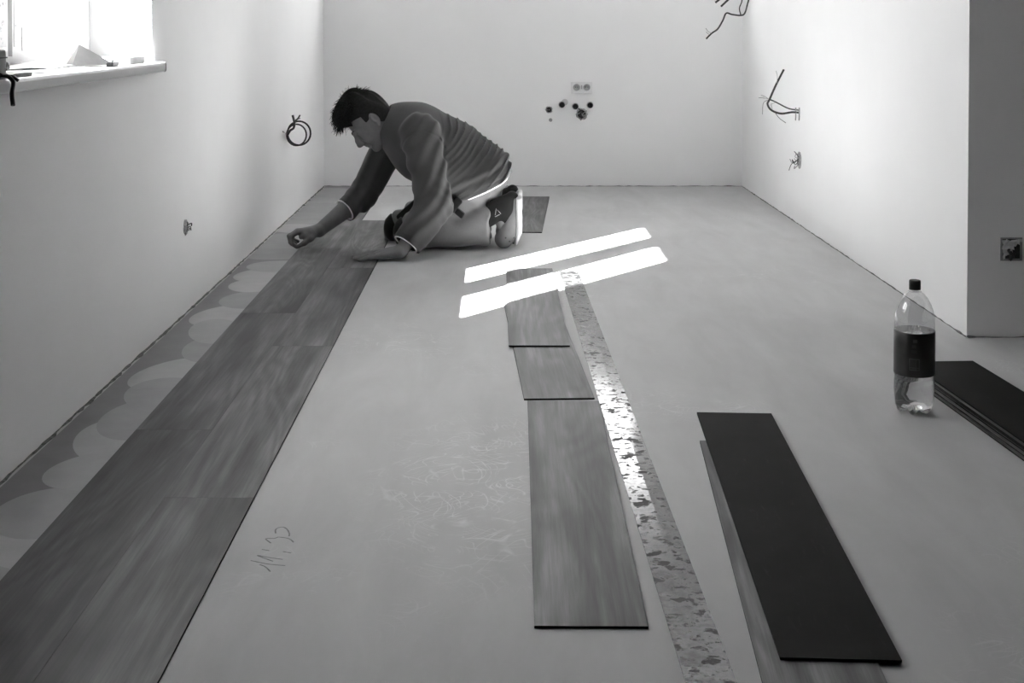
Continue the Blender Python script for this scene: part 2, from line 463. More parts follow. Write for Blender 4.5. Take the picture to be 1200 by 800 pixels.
# sill of the left window: a laminated board with a rounded nose
def sill():
    prof = [(-1.30, 0.85), (-1.06, 0.85), (-1.0565, 0.8525), (-1.055, 0.857), (-1.055, 0.873), (-1.0565, 0.8785), (-1.060, 0.881), (-1.30, 0.881)]
    bm = bmesh.new(); y0, y1 = 2.55, 4.035
    A = [bm.verts.new((x, y0, z)) for x, z in prof]; B = [bm.verts.new((x, y1, z)) for x, z in prof]
    n = len(prof)
    for i in range(n): bm.faces.new((A[i], A[(i + 1) % n], B[(i + 1) % n], B[i]))
    bm.faces.new(A[::-1]); bm.faces.new(B)
    s = struct(link('window_sill', bm_mesh(bm), M['sill']))
    # loose end cap of the nose
    c = bmesh.new(); pr = prof[1:7]
    rows = []
    for yy in (y1 - 0.016, y1 - 0.006):
        rows.append([c.verts.new((x + (0.0016 if x > -1.059 else 0), yy, z + (0.0012 if z > 0.876 else (-0.0012 if z < 0.855 else 0)))) for x, z in pr])
    for i in range(len(pr) - 1): c.faces.new((rows[0][i], rows[0][i + 1], rows[1][i + 1], rows[1][i]))
    link('end_cap', bm_mesh(c), M['edge'], s)
    return s
sill()

# ---------------------------------------------------------------- strip of primed floor with adhesive smears by the left wall
ST0, ST1 = XL + 0.012, -0.8985
box('primer_strip', (ST0, 1.2, 0.0001), (ST1, YB - 0.01, 0.0006), M['primer'], floor)
def lobe(cx, cy, rx, ry, z, rot):
    """disc clipped to the strip, slightly domed"""
    bm = bmesh.new(); pts = []
    n = 40
    for k in range(n):
        a = 2 * math.pi * k / n
        x = rx * math.cos(a); y = ry * math.sin(a)
        X = cx + x * math.cos(rot) - y * math.sin(rot); Y = cy + x * math.sin(rot) + y * math.cos(rot)
        pts.append((min(max(X, ST0 + 0.002), ST1), Y))
    out = []
    for p_ in pts:
        if not out or (Vector(p_) - Vector(out[-1])).length > 1e-4: out.append(p_)
    top = [bm.verts.new((x, y, z + 0.0004)) for x, y in out]; bot = [bm.verts.new((x, y, z)) for x, y in out]
    bm.faces.new(top)
    for i in range(len(out)): bm.faces.new((top[i], bot[i], bot[(i + 1) % len(out)], top[(i + 1) % len(out)]))
    return link('adhesive_smear', bm_mesh(bm), M['smear'], floor)
yy = 1.75; i = 0
while yy < 7.65:
    kf = min(max((yy - 4.6) / 1.4, 0), 1) * 0.07
    lobe(-0.912 - kf + random.uniform(-0.03, 0.02), yy, kf + random.uniform(0.07, 0.125), random.uniform(0.11, 0.19), 0.0006 + 0.0002 * (i % 3), random.uniform(-0.5, 0.4))
    yy += random.uniform(0.17, 0.30); i += 1

# ---------------------------------------------------------------- pencil writing on the screed: 11:32
def writing():
    strokes = [[(345, 358), (343, 325), (370, 305), (420, 300), (455, 325), (472, 360), (470, 385)],
               [(300, 450), (252, 408), (330, 405), (372, 390)], [(372, 392), (450, 402), (490, 420), (512, 442)],
               [(215, 508), (285, 520)], [(412, 528), (490, 542)],
               [(170, 562), (290, 585), (410, 602)], [(172, 566), (320, 620)], [(110, 612), (270, 645), (435, 660)], [(195, 650), (245, 670), (295, 716)]]
    bm = bmesh.new()
    for s in strokes:
        P = catmull([gp(280 + x / 8, 580 + y / 8, 0.0003) for x, y in s], 5)
        for a, b in zip(P, P[1:]):
            d = (b - a); n = Vector((-d.y, d.x, 0)).normalized() * 0.0016
            bm.faces.new([bm.verts.new(v) for v in (a - n, b - n, b + n, a + n)])
    return link('pencil_writing', bm_mesh(bm), M['pencil'], floor)
writing()

# ================================================================ planks
PL, PW, PT = 1.268, 0.1885, 0.0045
def plank_mesh(L=PL, W=PW, prof=None, name='plank', nseg=1):
    bm = bmesh.new()
    b = 0.0005
    sec = [(-W / 2, 0), (-W / 2, PT - b), (-W / 2 + b, PT), (W / 2 - b, PT), (W / 2, PT - b), (W / 2, 0)]
    rows = []
    for i in range(nseg + 1):
        y = -L / 2 + L * i / nseg; dz = prof(y + L / 2) if prof else 0
        rows.append([bm.verts.new((x, y, z + dz)) for x, z in sec])
    for a, c in zip(rows, rows[1:]):
        for j in range(6):
            f = bm.faces.new((a[j], c[j], c[(j + 1) % 6], a[(j + 1) % 6]))
            f.material_index = 0 if j in (1, 2, 3) else 1
    for ring in (rows[0], rows[-1]):
        f = bm.faces.new(ring); f.material_index = 1
    me = bm_mesh(bm, name)
    me.materials.append(M['wood']); me.materials.append(M['back'])
    return me
PM = plank_mesh(PL - 0.0008, PW)
def plank(me, x, y, rz, z=0.0, flip=False, col=1.0, name='vinyl_plank', parent=None):
    o = bpy.data.objects.new(name, me); COL.objects.link(o)
    o.location = (x, y, z + (PT if flip else 0)); o.rotation_euler = (0, math.pi if flip else 0, rz)
    o.color = (col, col, col, 1)
    if parent: o.parent = parent
    return o
def plank_from(nl, nr, fl, me=PM, **kw):
    """near-left, near-right, far-left corners on the floor give place and turn; the size stays the plank's own"""
    nl, nr, fl = Vector(nl).to_2d(), Vector(nr).to_2d(), Vector(fl).to_2d()
    d = (fl - nl).normalized(); r = Vector((d.y, -d.x))
    c = (nl + nr) / 2 + d * PL / 2
    return plank(me, c.x, c.y, math.atan2(-d.x, d.y), **kw)
# the two laid rows belong to the floor
XA, XB_ = -0.5195 - PW * 1.5, -0.5195 - PW * 0.5
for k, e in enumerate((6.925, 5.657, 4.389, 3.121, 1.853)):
    plank(PM, XA, e - PL / 2, 0, 0.0, col=(0.98, 0.86, 0.90, 0.66, 0.7)[k], name='plank', parent=floor)  # nearest planks toned darker: foreground shade put into their colour
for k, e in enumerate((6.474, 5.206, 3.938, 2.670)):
    plank(PM, XB_, e - PL / 2, 0, 0.0, col=(1.08, 0.9, 0.98, 0.68)[k], name='plank', parent=floor)  # here too the near plank's tint carries the dimness of the foreground
# loose planks in the middle
tag(plank_from(gp(626, 737), gp(760, 736), gp(618, 472), col=1.2), 'loose wood-grain plank lying alone on the screed, first of the line beside the steel strip', 'plank')
tag(plank_from(gp(613, 469), gp(698, 468), gp(589, 353), col=1.3), 'loose wood-grain plank half covered by another, in the line beside the steel strip', 'plank')
def bend(s):
    t = min(max((s - 0.72) / 0.28, 0), 1); t = t * t * (3 - 2 * t)
    return PT * (1 - t) + 0.0002
tag(plank_from(gp(596, 408), gp(668, 408), gp(593, 319), me=plank_mesh(prof=bend, nseg=24), col=1.4), 'wood-grain plank overlapping the next one, sunlight falling across its far end', 'plank')
fr_, nr_ = gp(644, 230), gp(635, 273)
d_ = (fr_ - nr_).normalized(); nl_ = nr_ - Vector((d_.y, -d_.x, 0)) * PW
tag(plank_from(nl_, nr_, nl_ + d_, col=1.15), 'loose wood-grain plank on the floor behind the kneeling man\'s shoes', 'plank')
# pair by itself: one face down on one face up
n_ = gp(893, 800); f_ = gp(820, 518); dd_ = (n_ - f_).normalized()
nl2 = f_ + dd_ * PL; r2 = Vector((-dd_.y, dd_.x, 0)) * PW
tag(plank_from(nl2, nl2 + r2, f_, col=1.2), 'wood-grain plank face up, mostly hidden under a black face-down plank', 'plank')
tag(plank_from(gp(915, 778), gp(1056, 779), gp(818, 490), flip=True, z=PT + 0.0002), 'plank lying face down, scuffed black backing up, on top of a wood-grain plank', 'plank')
# the stack by the wall corner
sa, sb = Vector((1.157, 3.56)), Vector((1.205, 2.80))
ds = (sa - sb).normalized(); rs = Vector((ds.y, -ds.x)); far = Vector((1.158, 3.64))
NST = 8
for k in range(NST):
    jit = rs * random.uniform(-0.009, 0.007) + ds * random.uniform(-0.016, 0.0)
    c = far - ds * PL / 2 + rs * PW / 2 + jit
    o = plank(PM, c.x, c.y, math.atan2(-ds.x, ds.y) + random.uniform(-0.003, 0.003), z=k * (PT + 0.0004), flip=(k == NST - 1), col=1.2)
    if k == NST - 1: tag(o, 'black face-down plank, topmost of the stack beside the water bottle', 'plank', 'planks stacked by the wall corner')
    elif k == 0: tag(o, 'lowest plank of the stack beside the water bottle, flat on the screed', 'plank', 'planks stacked by the wall corner')
    else: tag(o, 'wood-grain plank between the lowest and topmost of the stack beside the water bottle', 'plank', 'planks stacked by the wall corner')

# ---------------------------------------------------------------- stained steel strip
def steel_strip():
    a, b = gp(803, 800), gp(655, 318); ar = gp(863, 800)
    d = (b - a).normalized(); r = Vector((d.y, -d.x, 0)); w = 0.079
    n0 = a - d * 0.16; Ltot = (b - n0).length
    sec = [(-w / 2, 0.0), (-w / 2, 0.0028), (0.006, 0.0030), (w / 2, 0.0006), (w / 2, 0.0)]
    bm = bmesh.new(); rows = []
    for y in (0, Ltot): rows.append([bm.verts.new((x, y, z)) for x, z in sec])
    for j in range(5): bm.faces.new((rows[0][j], rows[1][j], rows[1][(j + 1) % 5], rows[0][(j + 1) % 5]))
    bm.faces.new(rows[0]); bm.faces.new(rows[1])
    o = link('steel_straightedge', bm_mesh(bm), M['bar'])
    c = n0 + r * w / 2
    o.location = (c.x, c.y, 0.0003); o.rotation_euler = (0, 0, math.atan2(-d.x, d.y))
    return tag(o, 'long thin steel straightedge mottled with dark stains lying on the screed', 'straightedge')
steel_strip()

# ================================================================ bottle
def m_pet():
    m, nt, P, N, L = new_mat('clear_pet')
    N.remove(P); out = N['Material Output']
    t = N.new('ShaderNodeBsdfTransparent'); t.inputs[0].default_value = g(0.93)
    gl = N.new('ShaderNodeBsdfGlossy'); gl.inputs['Roughness'].default_value = 0.04
    lw = N.new('ShaderNodeLayerWeight'); lw.inputs[0].default_value = 0.5
    fr = math_n(N, L, 'MULTIPLY_ADD', math_n(N, L, 'POWER', lw.outputs['Facing'], 3.0), 0.5, 0.11)
    mx = N.new('ShaderNodeMixShader'); L.new(fr, mx.inputs[0]); L.new(t.outputs[0], mx.inputs[1]); L.new(gl.outputs[0], mx.inputs[2])
    L.new(mx.outputs[0], out.inputs[0])
    return m
def m_water():
    m, nt, P, N, L = new_mat('water')
    P.inputs['Base Color'].default_value = g(0.97); P.inputs['Transmission Weight'].default_value = 1.0
    P.inputs['IOR'].default_value = 1.33; P.inputs['Roughness'].default_value = 0.0
    return m
M['pet'] = m_pet(); M['water'] = m_water()
M['label'] = plain('dark_label_film', 0.022, 0.35, 0.5, 25, 0)
M['label_print'] = plain('pale_label_print', 0.16, 0.5, 0.1, 25, 0)
M['label_print2'] = plain('faint_label_print', 0.05, 0.4, 0.1, 25, 0)
def bottle():
    p = gp(1071, 482)
    b = empty('water_bottle', p)
    tag(b, 'large clear plastic bottle with black cap and dark label, half full, on the floor', 'bottle')
    R = 0.0505
    def petal(r, z, a):
        k = max(0.0, min(1.0, (0.045 - z) / 0.045)); w = 0.5 + 0.5 * math.cos(5 * a + 0.4)
        return r * (1 - 0.12 * k * w), z + 0.014 * k * w * (1 if r > 0.012 else 1.0)
    prof = [(0.002, 0.012), (0.015, 0.006), (0.027, 0.0005), (0.036, 0.0), (0.043, 0.006), (0.0475, 0.018), (0.0498, 0.035), (R, 0.055),
            (R, 0.083), (0.0492, 0.088), (0.0492, 0.093), (R, 0.098), (R, 0.214), (R, 0.232), (0.0500, 0.242), (0.0483, 0.255), (0.0450, 0.268), (0.0400, 0.281),
            (0.0335, 0.293), (0.0260, 0.303), (0.0185, 0.310), (0.0140, 0.3145), (0.0132, 0.318)]
    lathe('bottle_body', prof, M['pet'], b, 60, mod=petal, cap=False)
    wp = [(r - 0.0012, z + (0.001 if z < 0.02 else 0)) for r, z in prof if z < 0.2] + [(R - 0.0012, 0.213)]
    wp[0] = (0.002, 0.0135)
    lathe('water', wp, M['water'], b, 60, mod=petal)
    lab = lathe('label', [(R + 0.0006, 0.101), (R + 0.0010, 0.1015), (R + 0.0010, 0.2115), (R + 0.0006, 0.212)], M['label'], b, 60, cap=False)
    def patch(name, a0, a1, z0, z1, mat):
        bm = bmesh.new(); rows = []
        n = max(1, int((a1 - a0) / 0.06))
        for i in range(n + 1):
            a = a0 + (a1 - a0) * i / n; rr = R + 0.0014
            rows.append([bm.verts.new((rr * math.cos(a), rr * math.sin(a), z)) for z in (z0, z1)])
        for u, v in zip(rows, rows[1:]): bm.faces.new((u[0], v[0], v[1], u[1]))
        return link(name, bm_mesh(bm), mat, lab)
    # pale barcode box outline and its bars, facing the room
    ac = -math.pi / 2 - 0.31; hw = 0.245; z0, z1 = 0.119, 0.149
    for (u0, u1, v0, v1) in ((-hw, hw, z0, z0 + 0.0018), (-hw, hw, z1 - 0.0018, z1), (-hw, -hw + 0.03, z0, z1), (hw - 0.03, hw, z0, z1), (0.06, 0.085, z0, z1), (-hw, hw, 0.1255, 0.127)):
        patch('label_print', ac + u0, ac + u1, v0, v1, M['label_print'])
    random.seed(3)
    for k in range(7): patch('label_print', ac - hw + 0.05 + k * 0.055, ac - hw + 0.05 + k * 0.055 + random.uniform(0.008, 0.02), z0 + 0.002, 0.1255, M['label_print'])
    for (u, z) in ((-0.05, 0.163), (0.02, 0.163), (-0.02, 0.176), (0.03, 0.19)): patch('label_print', ac + u - 0.1, ac + u + 0.1, z, z + 0.008, M['label_print2'])
    lathe('cap', [(0.0138, 0.3165), (0.0146, 0.317), (0.0146, 0.3365), (0.0138, 0.3405), (0.011, 0.3412)], M['black'], b, 40, mod=lambda r, z, a: (r * (1 + (0.012 if 0.3169 < z < 0.338 else 0) * (1 if int(a * 40 / (2 * math.pi) + 0.5) % 2 else -1)), z))
    lathe('neck_ring', [(0.0138, 0.3105), (0.0165, 0.3110), (0.0165, 0.3128), (0.0138, 0.3135)], M['pet'], b, 40)
bottle()

# ================================================================ electrics on the back wall
def wp(x, y, off=0.0):
    return pp(x, y, YB - off)
def disc_y(name, c, r, y0, y1, mat, parent=None, hole=0.0, seg=24):
    """short cylinder along Y (towards the room is -Y), optionally dished"""
    bm = bmesh.new()
    prof = [(r, 0.0), (r, y1 - y0), (r * 0.85, y1 - y0 + 0.001)]
    if hole > 0: prof += [(hole, y1 - y0 + 0.001), (hole, (y1 - y0) * 0.25), (0.0005, (y1 - y0) * 0.25)]
    else: prof += [(0.0005, y1 - y0 + 0.001)]
    add_lathe(bm, prof, seg)
    me = bm_mesh(bm); me.transform(Matrix.Rotation(math.pi / 2, 4, 'X'))
    o = link(name, me, mat, parent)
    o.location = (c[0], c[1], c[2])
    return o
a_, b_ = wp(669, 96), wp(694, 109.5)
sp = empty('double_socket', ((a_.x + b_.x) / 2, YB, (a_.z + b_.z) / 2))
tag(sp, 'white double power socket plate mounted on the back wall above the pipe stubs', 'socket')
wd, hg = (b_.x - a_.x) / 2, (a_.z - b_.z) / 2
box('plate', (-wd, -0.011, -hg), (wd, 0, hg), M['socket_white'], sp, 0.003)
for sx in (-1, 1):
    o = disc_y('socket_well', (sx * wd * 0.48, -0.0105, 0.003), 0.0215, 0, 0.004, M['socket_grey'], sp, hole=0.017)
    boxes('contact_hole', [((sx * wd * 0.48 - 0.008, -0.0125, 0.002), (sx * wd * 0.48 - 0.004, -0.0113, 0.006)), ((sx * wd * 0.48 + 0.004, -0.0125, 0.002), (sx * wd * 0.48 + 0.008, -0.0113, 0.006))], M['black'], sp)
box('rocker', (-0.004, -0.0145, -0.008), (0.004, -0.0105, 0.016), M['socket_grey'], sp, 0.001)
for (x, y, lab) in ((658.4, 122.5, 'black capped pipe stub beside a round plaster patch on the back wall'), (674.2, 124.5, 'black capped pipe stub between the other two on the back wall'), (691.4, 123, 'black capped pipe stub above the open wiring box, under the socket plate edge')):
    c = wp(x, y)
    s_ = empty('pipe_stub', (c.x, YB, c.z)); tag(s_, lab, 'pipe')
    disc_y('collar', (0, 0, 0), 0.0205, 0, 0.004, M['rough_plaster'], s_)
    disc_y('plug', (0, -0.003, 0), 0.0165, 0, 0.028, M['black'], s_, hole=0.009)
c = wp(662, 119.5)
tag(disc_y('filled_hole', (c.x, YB + 0.001, c.z), 0.02, 0, 0.0022, M['foam']), 'pale round plaster patch beside a pipe stub on the back wall', 'plaster patch')
def wiring_box(name, c, r, seed, label, nw, depth=0.012, rotz=0.0, wl=0.05, wr=0.0022, inner='black'):
    rr = random.Random(seed)
    e = empty(name, c, rotz); tag(e, label, 'wiring box')
    # ragged plaster lip
    bm = bmesh.new(); n = 22
    A = [bm.verts.new((r * (1.12 + rr.uniform(-0.10, 0.22)) * math.cos(2 * math.pi * k / n), -0.0008, r * (1.12 + rr.uniform(-0.1, 0.22)) * math.sin(2 * math.pi * k / n))) for k in range(n)]
    B = [bm.verts.new((r * 0.92 * math.cos(2 * math.pi * k / n), -0.004 - rr.uniform(0, 0.004), r * 0.92 * math.sin(2 * math.pi * k / n))) for k in range(n)]
    for k in range(n): bm.faces.new((A[k], A[(k + 1) % n], B[(k + 1) % n], B[k]))
    link('plaster_lip', bm_mesh(bm), M['rough_plaster'], e)
    disc_y('box_cup', (0, 0.0, 0), r * 0.93, 0, 0.003, M['box_plastic'], e, hole=r * 0.8)
    disc_y('box_floor', (0, -0.0006, 0), r * 0.82, 0, 0.0012, M[inner], e)
    for k in range(nw):
        a = rr.uniform(0, 6.28); q = rr.uniform(0, r * 0.6)
        s0 = Vector((q * math.cos(a), -0.001, q * math.sin(a)))
        mid = s0 + Vector((rr.uniform(-0.6, 0.6) * wl, -rr.uniform(0.2, 0.5) * wl, rr.uniform(-0.5, 0.5) * wl))
        end = mid + Vector((rr.uniform(-0.5, 0.5) * wl, -rr.uniform(-0.1, 0.3) * wl, rr.uniform(-0.7, 0.4) * wl))
        tube('wire', [s0, mid, end], wr, M['cable'] if k % 2 else M['wire_pale'], e, 6)
    return e
c = wp(643.3, 128.5); wiring_box('wiring_box', (c.x, YB, c.z), 0.019, 1, 'small open wiring box with bent wires, apart from the socket plate on the back wall', 4, wl=0.02)
c = wp(681.5, 133.5); wiring_box('wiring_box', (c.x, YB, c.z), 0.031, 2, 'larger open wiring box crammed with wires below the double socket on the back wall', 9, wl=0.032, wr=0.0026)
c = wp(645.2, 140.5)
tag(disc_y('wall_plug', (c.x, YB, c.z), 0.011, 0, 0.005, M['box_plastic'], None, hole=0.006), 'small grey wall plug below the smaller wiring box on the back wall', 'wall plug')

# left wall: small chased-in box; right wall: one with wire ends; return wall: film-covered box
c = px_on_x(217, 266, XL); e = wiring_box('wiring_box', (XL, c.y, c.z), 0.024, 4, 'small wire outlet low on the left wall above the adhesive strip', 3, wl=0.03, wr=0.0018, inner='rough_plaster')
e.rotation_euler.z = math.pi / 2
c = px_on_x(937, 187, XR); e = wiring_box('wiring_box', (XR, c.y, c.z), 0.036, 5, 'wire outlet with frayed pale ends low on the right wall', 8, wl=0.06, wr=0.0017, inner='rough_plaster')
e.rotation_euler.z = -math.pi / 2
def film_box():
    a, b = pp(1172, 278, YC), pp(1197, 305, YC)
    e = empty('wall_box', ((a.x + b.x) / 2, YC, (a.z + b.z) / 2)); tag(e, 'open square socket box with crumpled film and cable ends on the dark return wall', 'socket box')
    w, h = (b.x - a.x) / 2, (a.z - b.z) / 2
    boxes('box_frame', [((-w, -0.006, -h), (-w + 0.006, 0, h)), ((w - 0.006, -0.006, -h), (w, 0, h)), ((-w + 0.006, -0.006, h - 0.005), (w - 0.006, 0, h)), ((-w + 0.006, -0.006, -h), (w - 0.006, 0, -h + 0.006))], M['box_plastic'], e)
    box('box_floor', (-w + 0.006, -0.0012, -h + 0.006), (w - 0.006, -0.0002, h - 0.005), M['black'], e)
    bm = bmesh.new(); n = 9; rr = random.Random(8); G = {}
    for i in range(n):
        for j in range(n):
            G[i, j] = bm.verts.new((-w * 0.85 + 1.7 * w * i / (n - 1) + rr.uniform(-.003, .003), -0.004 - rr.uniform(0, 0.012), -h * 0.85 + 1.7 * h * j / (n - 1) + rr.uniform(-.003, .003)))
    for i in range(n - 1):
        for j in range(n - 1):
            if j - i > -1: bm.faces.new((G[i, j], G[i + 1, j], G[i + 1, j + 1], G[i, j + 1]))
    link('film', bm_mesh(bm), M['foam'], e)
    for k in range(4):
        x0 = rr.uniform(-0.2, 0.7) * w; z0 = rr.uniform(-0.7, 0.3) * h
        tube('cable_end', [(x0, -0.001, z0), (x0 - 0.008, -0.012, z0 - 0.006), (x0 - 0.02 + 0.01 * k, -0.016, z0 - 0.02)], 0.0042, M['cable'], e, 8)
film_box()

# ================================================================ loose cables
def cable(name, label, strands, Y, mats=None):
    e = empty(name, strands[0][1][0] if isinstance(strands[0][1][0], Vector) else pp(*strands[0][1][0][:2], strands[0][1][0][2] if len(strands[0][1][0]) > 2 else Y))
    tag(e, label, 'cable')
    o0 = e.location.copy()
    for (nm, pts, r, mk) in strands:
        P = [(pp(q[0], q[1], q[2] if len(q) > 2 else Y) - o0) for q in pts]
        tube(nm, P, r, M[mk], e, 8)
    return e
# coil on the left wall: two loops, a twist and two ends
def coil():
    c0 = pp(349, 154.5, 6.46)
    e = empty('cable_coil', (XL, 6.46, c0.z)); tag(e, 'coiled cable with two loops and upright ends hanging on the left wall', 'cable')
    def ringpts(cx, cy, rx, rz, a0, a1, yo, n=28):
        return [pp(cx + rx * math.cos(math.radians(a0 + (a1 - a0) * k / n)), cy - rz * math.sin(math.radians(a0 + (a1 - a0) * k / n)), 6.46 + yo + 0.02 * k / n) - e.location for k in range(n + 1)]
    bm = bmesh.new()
    add_tube(bm, ringpts(350.5, 156, 13.5, 14, 120, 470, 0.0), 0.0047, 8)
    link('loop', bm_mesh(bm), M['cable'], e)
    bm = bmesh.new()
    add_tube(bm, ringpts(347.5, 158, 11.5, 12.5, 95, 465, 0.03), 0.0044, 8)
    link('loop', bm_mesh(bm), M['cable'], e)
    P = lambda L: [pp(x, y, yy_) - e.location for x, y, yy_ in L]
    tube('twist', P([(337, 158, 6.45), (340, 153, 6.43), (344, 150, 6.44), (345, 144, 6.45), (343, 135, 6.46)]), 0.006, M['cable'], e)
    tube('cable_end', P([(344, 150, 6.45), (346, 142, 6.44), (349, 139, 6.44), (351.5, 135, 6.43)]), 0.004, M['cable'], e)
    tube('cable_end', P([(345, 144, 6.45), (348, 140, 6.45), (352, 138.5, 6.45)]), 0.003, M['wire_pale'], e)
    s = px_on_x(331, 154, XL)
    tube('lead', [Vector((XL + 0.0005, s.y, s.z)) - e.location] + P([(334, 156, 6.48), (337, 158, 6.46)]), 0.0035, M['wire_pale'], e)
coil()
wy = px_on_x(938, 133, XR).y
def right_cables():
    s = px_on_x(937, 132, XR)
    e = empty('wall_cables', (XR, s.y, s.z)); tag(e, 'looped dark cable with one straight end sticking up from the right wall', 'cable')
    P = lambda L: [Vector(pp(x, y, s.y + d)) - e.location for x, y, d in L]
    root = Vector((-0.0005, 0, 0))
    tube('cable', [root] + P([(928, 131.5, -0.02), (915, 133, -0.05), (904, 129, -0.06), (899.5, 122, -0.06), (902, 116, -0.06), (909, 100, -0.05), (918.5, 81.5, -0.04)]), 0.0052, M['cable'], e)
    tube('cable', [root + Vector((0, 0, 0.012))] + P([(924, 127, -0.02), (910, 120, -0.05), (901, 116, -0.06)]), 0.0035, M['cable'], e)
    for L in ([(902, 116, -0.06), (896, 115, -0.08), (889, 114.5, -0.09)], [(901, 116, -0.06), (896, 113, -0.09), (892, 111.5, -0.1)], [(900, 117, -0.06), (894.5, 121, -0.09), (893.5, 134, -0.09)], [(909, 133, -0.05), (914, 139, -0.07), (921, 144, -0.08)], [(905, 128, -0.06), (904, 122, -0.07), (908, 120.5, -0.07)], [(910, 100, -0.05), (911, 90, -0.06), (909.5, 83, -0.07)]):
        tube('wire', P(L), 0.0014, M['wire_pale'] if L[0][0] != 909 else M['cable'], e, 6)
    for x in (932.5, 936.5): tube('clip', P([(x, 126, -0.01), (x + 0.2, 133, -0.012), (x - 0.2, 141, -0.008)]), 0.003, M['box_plastic'], e, 6)
right_cables()
def top_cables():
    s = Vector((XR, 6.62, 1.28))
    e = empty('ceiling_side_cables', s); tag(e, 'bundle of kinked dark cable ends hanging high from the right wall corner', 'cable')
    P = lambda L: [Vector(pp(x, y, d)) - s for x, y, d in L]
    tube('cable', [Vector((-0.0005, 0, 0))] + P([(884, -18, 6.6), (877, 1, 6.57), (873, 15, 6.56), (868, 18, 6.55), (858, 17, 6.54), (851, 15.5, 6.54), (847, 24, 6.53), (841, 34, 6.52), (834, 39, 6.52), (827.5, 45.5, 6.52)]), 0.0042, M['cable'], e)
    tube('cable', [Vector((-0.0005, 0.02, 0.01))] + P([(876, -12, 6.6), (869, 3, 6.58), (866.5, 10, 6.57), (868, 17, 6.56)]), 0.003, M['cable'], e)
    tube('cable', [Vector((-0.0005, 0.03, 0.02))] + P([(880, -22, 6.6), (862, -8, 6.6), (845, 7.5, 6.58)]), 0.0052, M['cable'], e)
    tube('cable', [Vector((-0.0005, 0.04, 0.03))] + P([(878, -26, 6.62), (858, -12, 6.62), (838.5, 3, 6.6)]), 0.0052, M['cable'], e)
    for L in ([(834, 39, 6.52), (830, 37, 6.5), (827, 33, 6.5)], [(832, 41, 6.52), (829, 39, 6.5), (827.5, 37, 6.5)]): tube('wire', P(L), 0.0015, M['wire_pale'], e, 6)
top_cables()

# ================================================================ things on the sill (top at z = 0.881)
SZ = 0.8812
def sheet(name, pts, thick, mat, label, cat, wav=0.002, n=8, seed=0):
    """a curled sheet between four corner points"""
    rr = random.Random(seed); bm = bmesh.new(); G = {}
    a, b, c, d = [Vector(p) for p in pts]
    for i in range(n + 1):
        for j in range(n + 1):
            u, v = i / n, j / n
            p = a.lerp(b, u).lerp(d.lerp(c, u), v)
            p.z += wav * (1 + math.sin(u * 7 + seed) * math.cos(v * 5 + seed * 2)) + rr.uniform(0, wav * 0.3)
            G[i, j] = bm.verts.new(p)
    for i in range(n):
        for j in range(n): bm.faces.new((G[i, j], G[i + 1, j], G[i + 1, j + 1], G[i, j + 1])).smooth = True
    o = link(name, bm_mesh(bm), mat)
    md = o.modifiers.new('thickness', 'SOLIDIFY'); md.thickness = thick; md.offset = 1.0
    return tag(o, label, cat)
sheet('paper_sheet', [(-1.27, 3.02, SZ + .001), (-1.10, 3.06, SZ + .001), (-1.09, 3.42, SZ + .001), (-1.26, 3.45, SZ + .004)], 0.0006, M['paper'], 'white paper sheet spread flat on the window sill', 'paper', 0.001, seed=1)
sheet('paper_sheet', [(-1.25, 3.12, SZ + .006), (-1.12, 3.20, SZ + .006), (-1.15, 3.44, SZ + .006), (-1.26, 3.46, SZ + .018)], 0.0006, M['paper'], 'curled white paper lying over a flat sheet on the window sill', 'paper', 0.002, seed=3)
def tent():
    bm = bmesh.new()
    a, b, c = Vector((-1.165, 3.48, SZ + .0085)), Vector((-1.10, 3.655, SZ + .002)), Vector((-1.225, 3.60, SZ + .002))
    t = Vector((-1.175, 3.565, SZ + .062))
    vsx = [bm.verts.new(v) for v in (a, b, c, t)]
    for f in ((0, 1, 3), (1, 2, 3), (2, 0, 3)): bm.faces.new([vsx[i] for i in f])
    o = link('folded_card', bm_mesh(bm), M['kraft'])
    md = o.modifiers.new('thickness', 'SOLIDIFY'); md.thickness = 0.0012
    tag(o, 'grey card folded to a pointed tent standing on the window sill', 'card')
tent()
def knife():
    e = empty('utility_knife', (-1.085, 3.58, SZ), 0.16)
    bm = bmesh.new(); add_box(bm, (-0.009, -0.07, 0.001), (0.009, 0.06, 0.014), 0.003); link('handle', bm_mesh(bm), M['black'], e)
    boxes('blade', [((-0.006, 0.06, 0.006), (0.006, 0.09, 0.0068))], M['bar'], e)
    box('slider', (-0.004, -0.01, 0.014), (0.004, 0.012, 0.018), M['box_plastic'], e)
    tag(e, 'dark utility knife lying by the folded card on the window sill', 'knife')
knife()
box_ = box('foam_block', (-1.17, 3.74, SZ), (-1.085, 3.90, SZ + 0.022), M['foam'], None, 0.002)
tag(box_, 'pale foam block lying at the sunlit end of the window sill', 'block')
board = box('wooden_slat', (-1.095, 2.765, SZ), (-1.072, 2.925, SZ + 0.009), M['grey_board'], None, 0.001)
tag(board, 'short grey slat lying along the front edge of the window sill', 'slat')
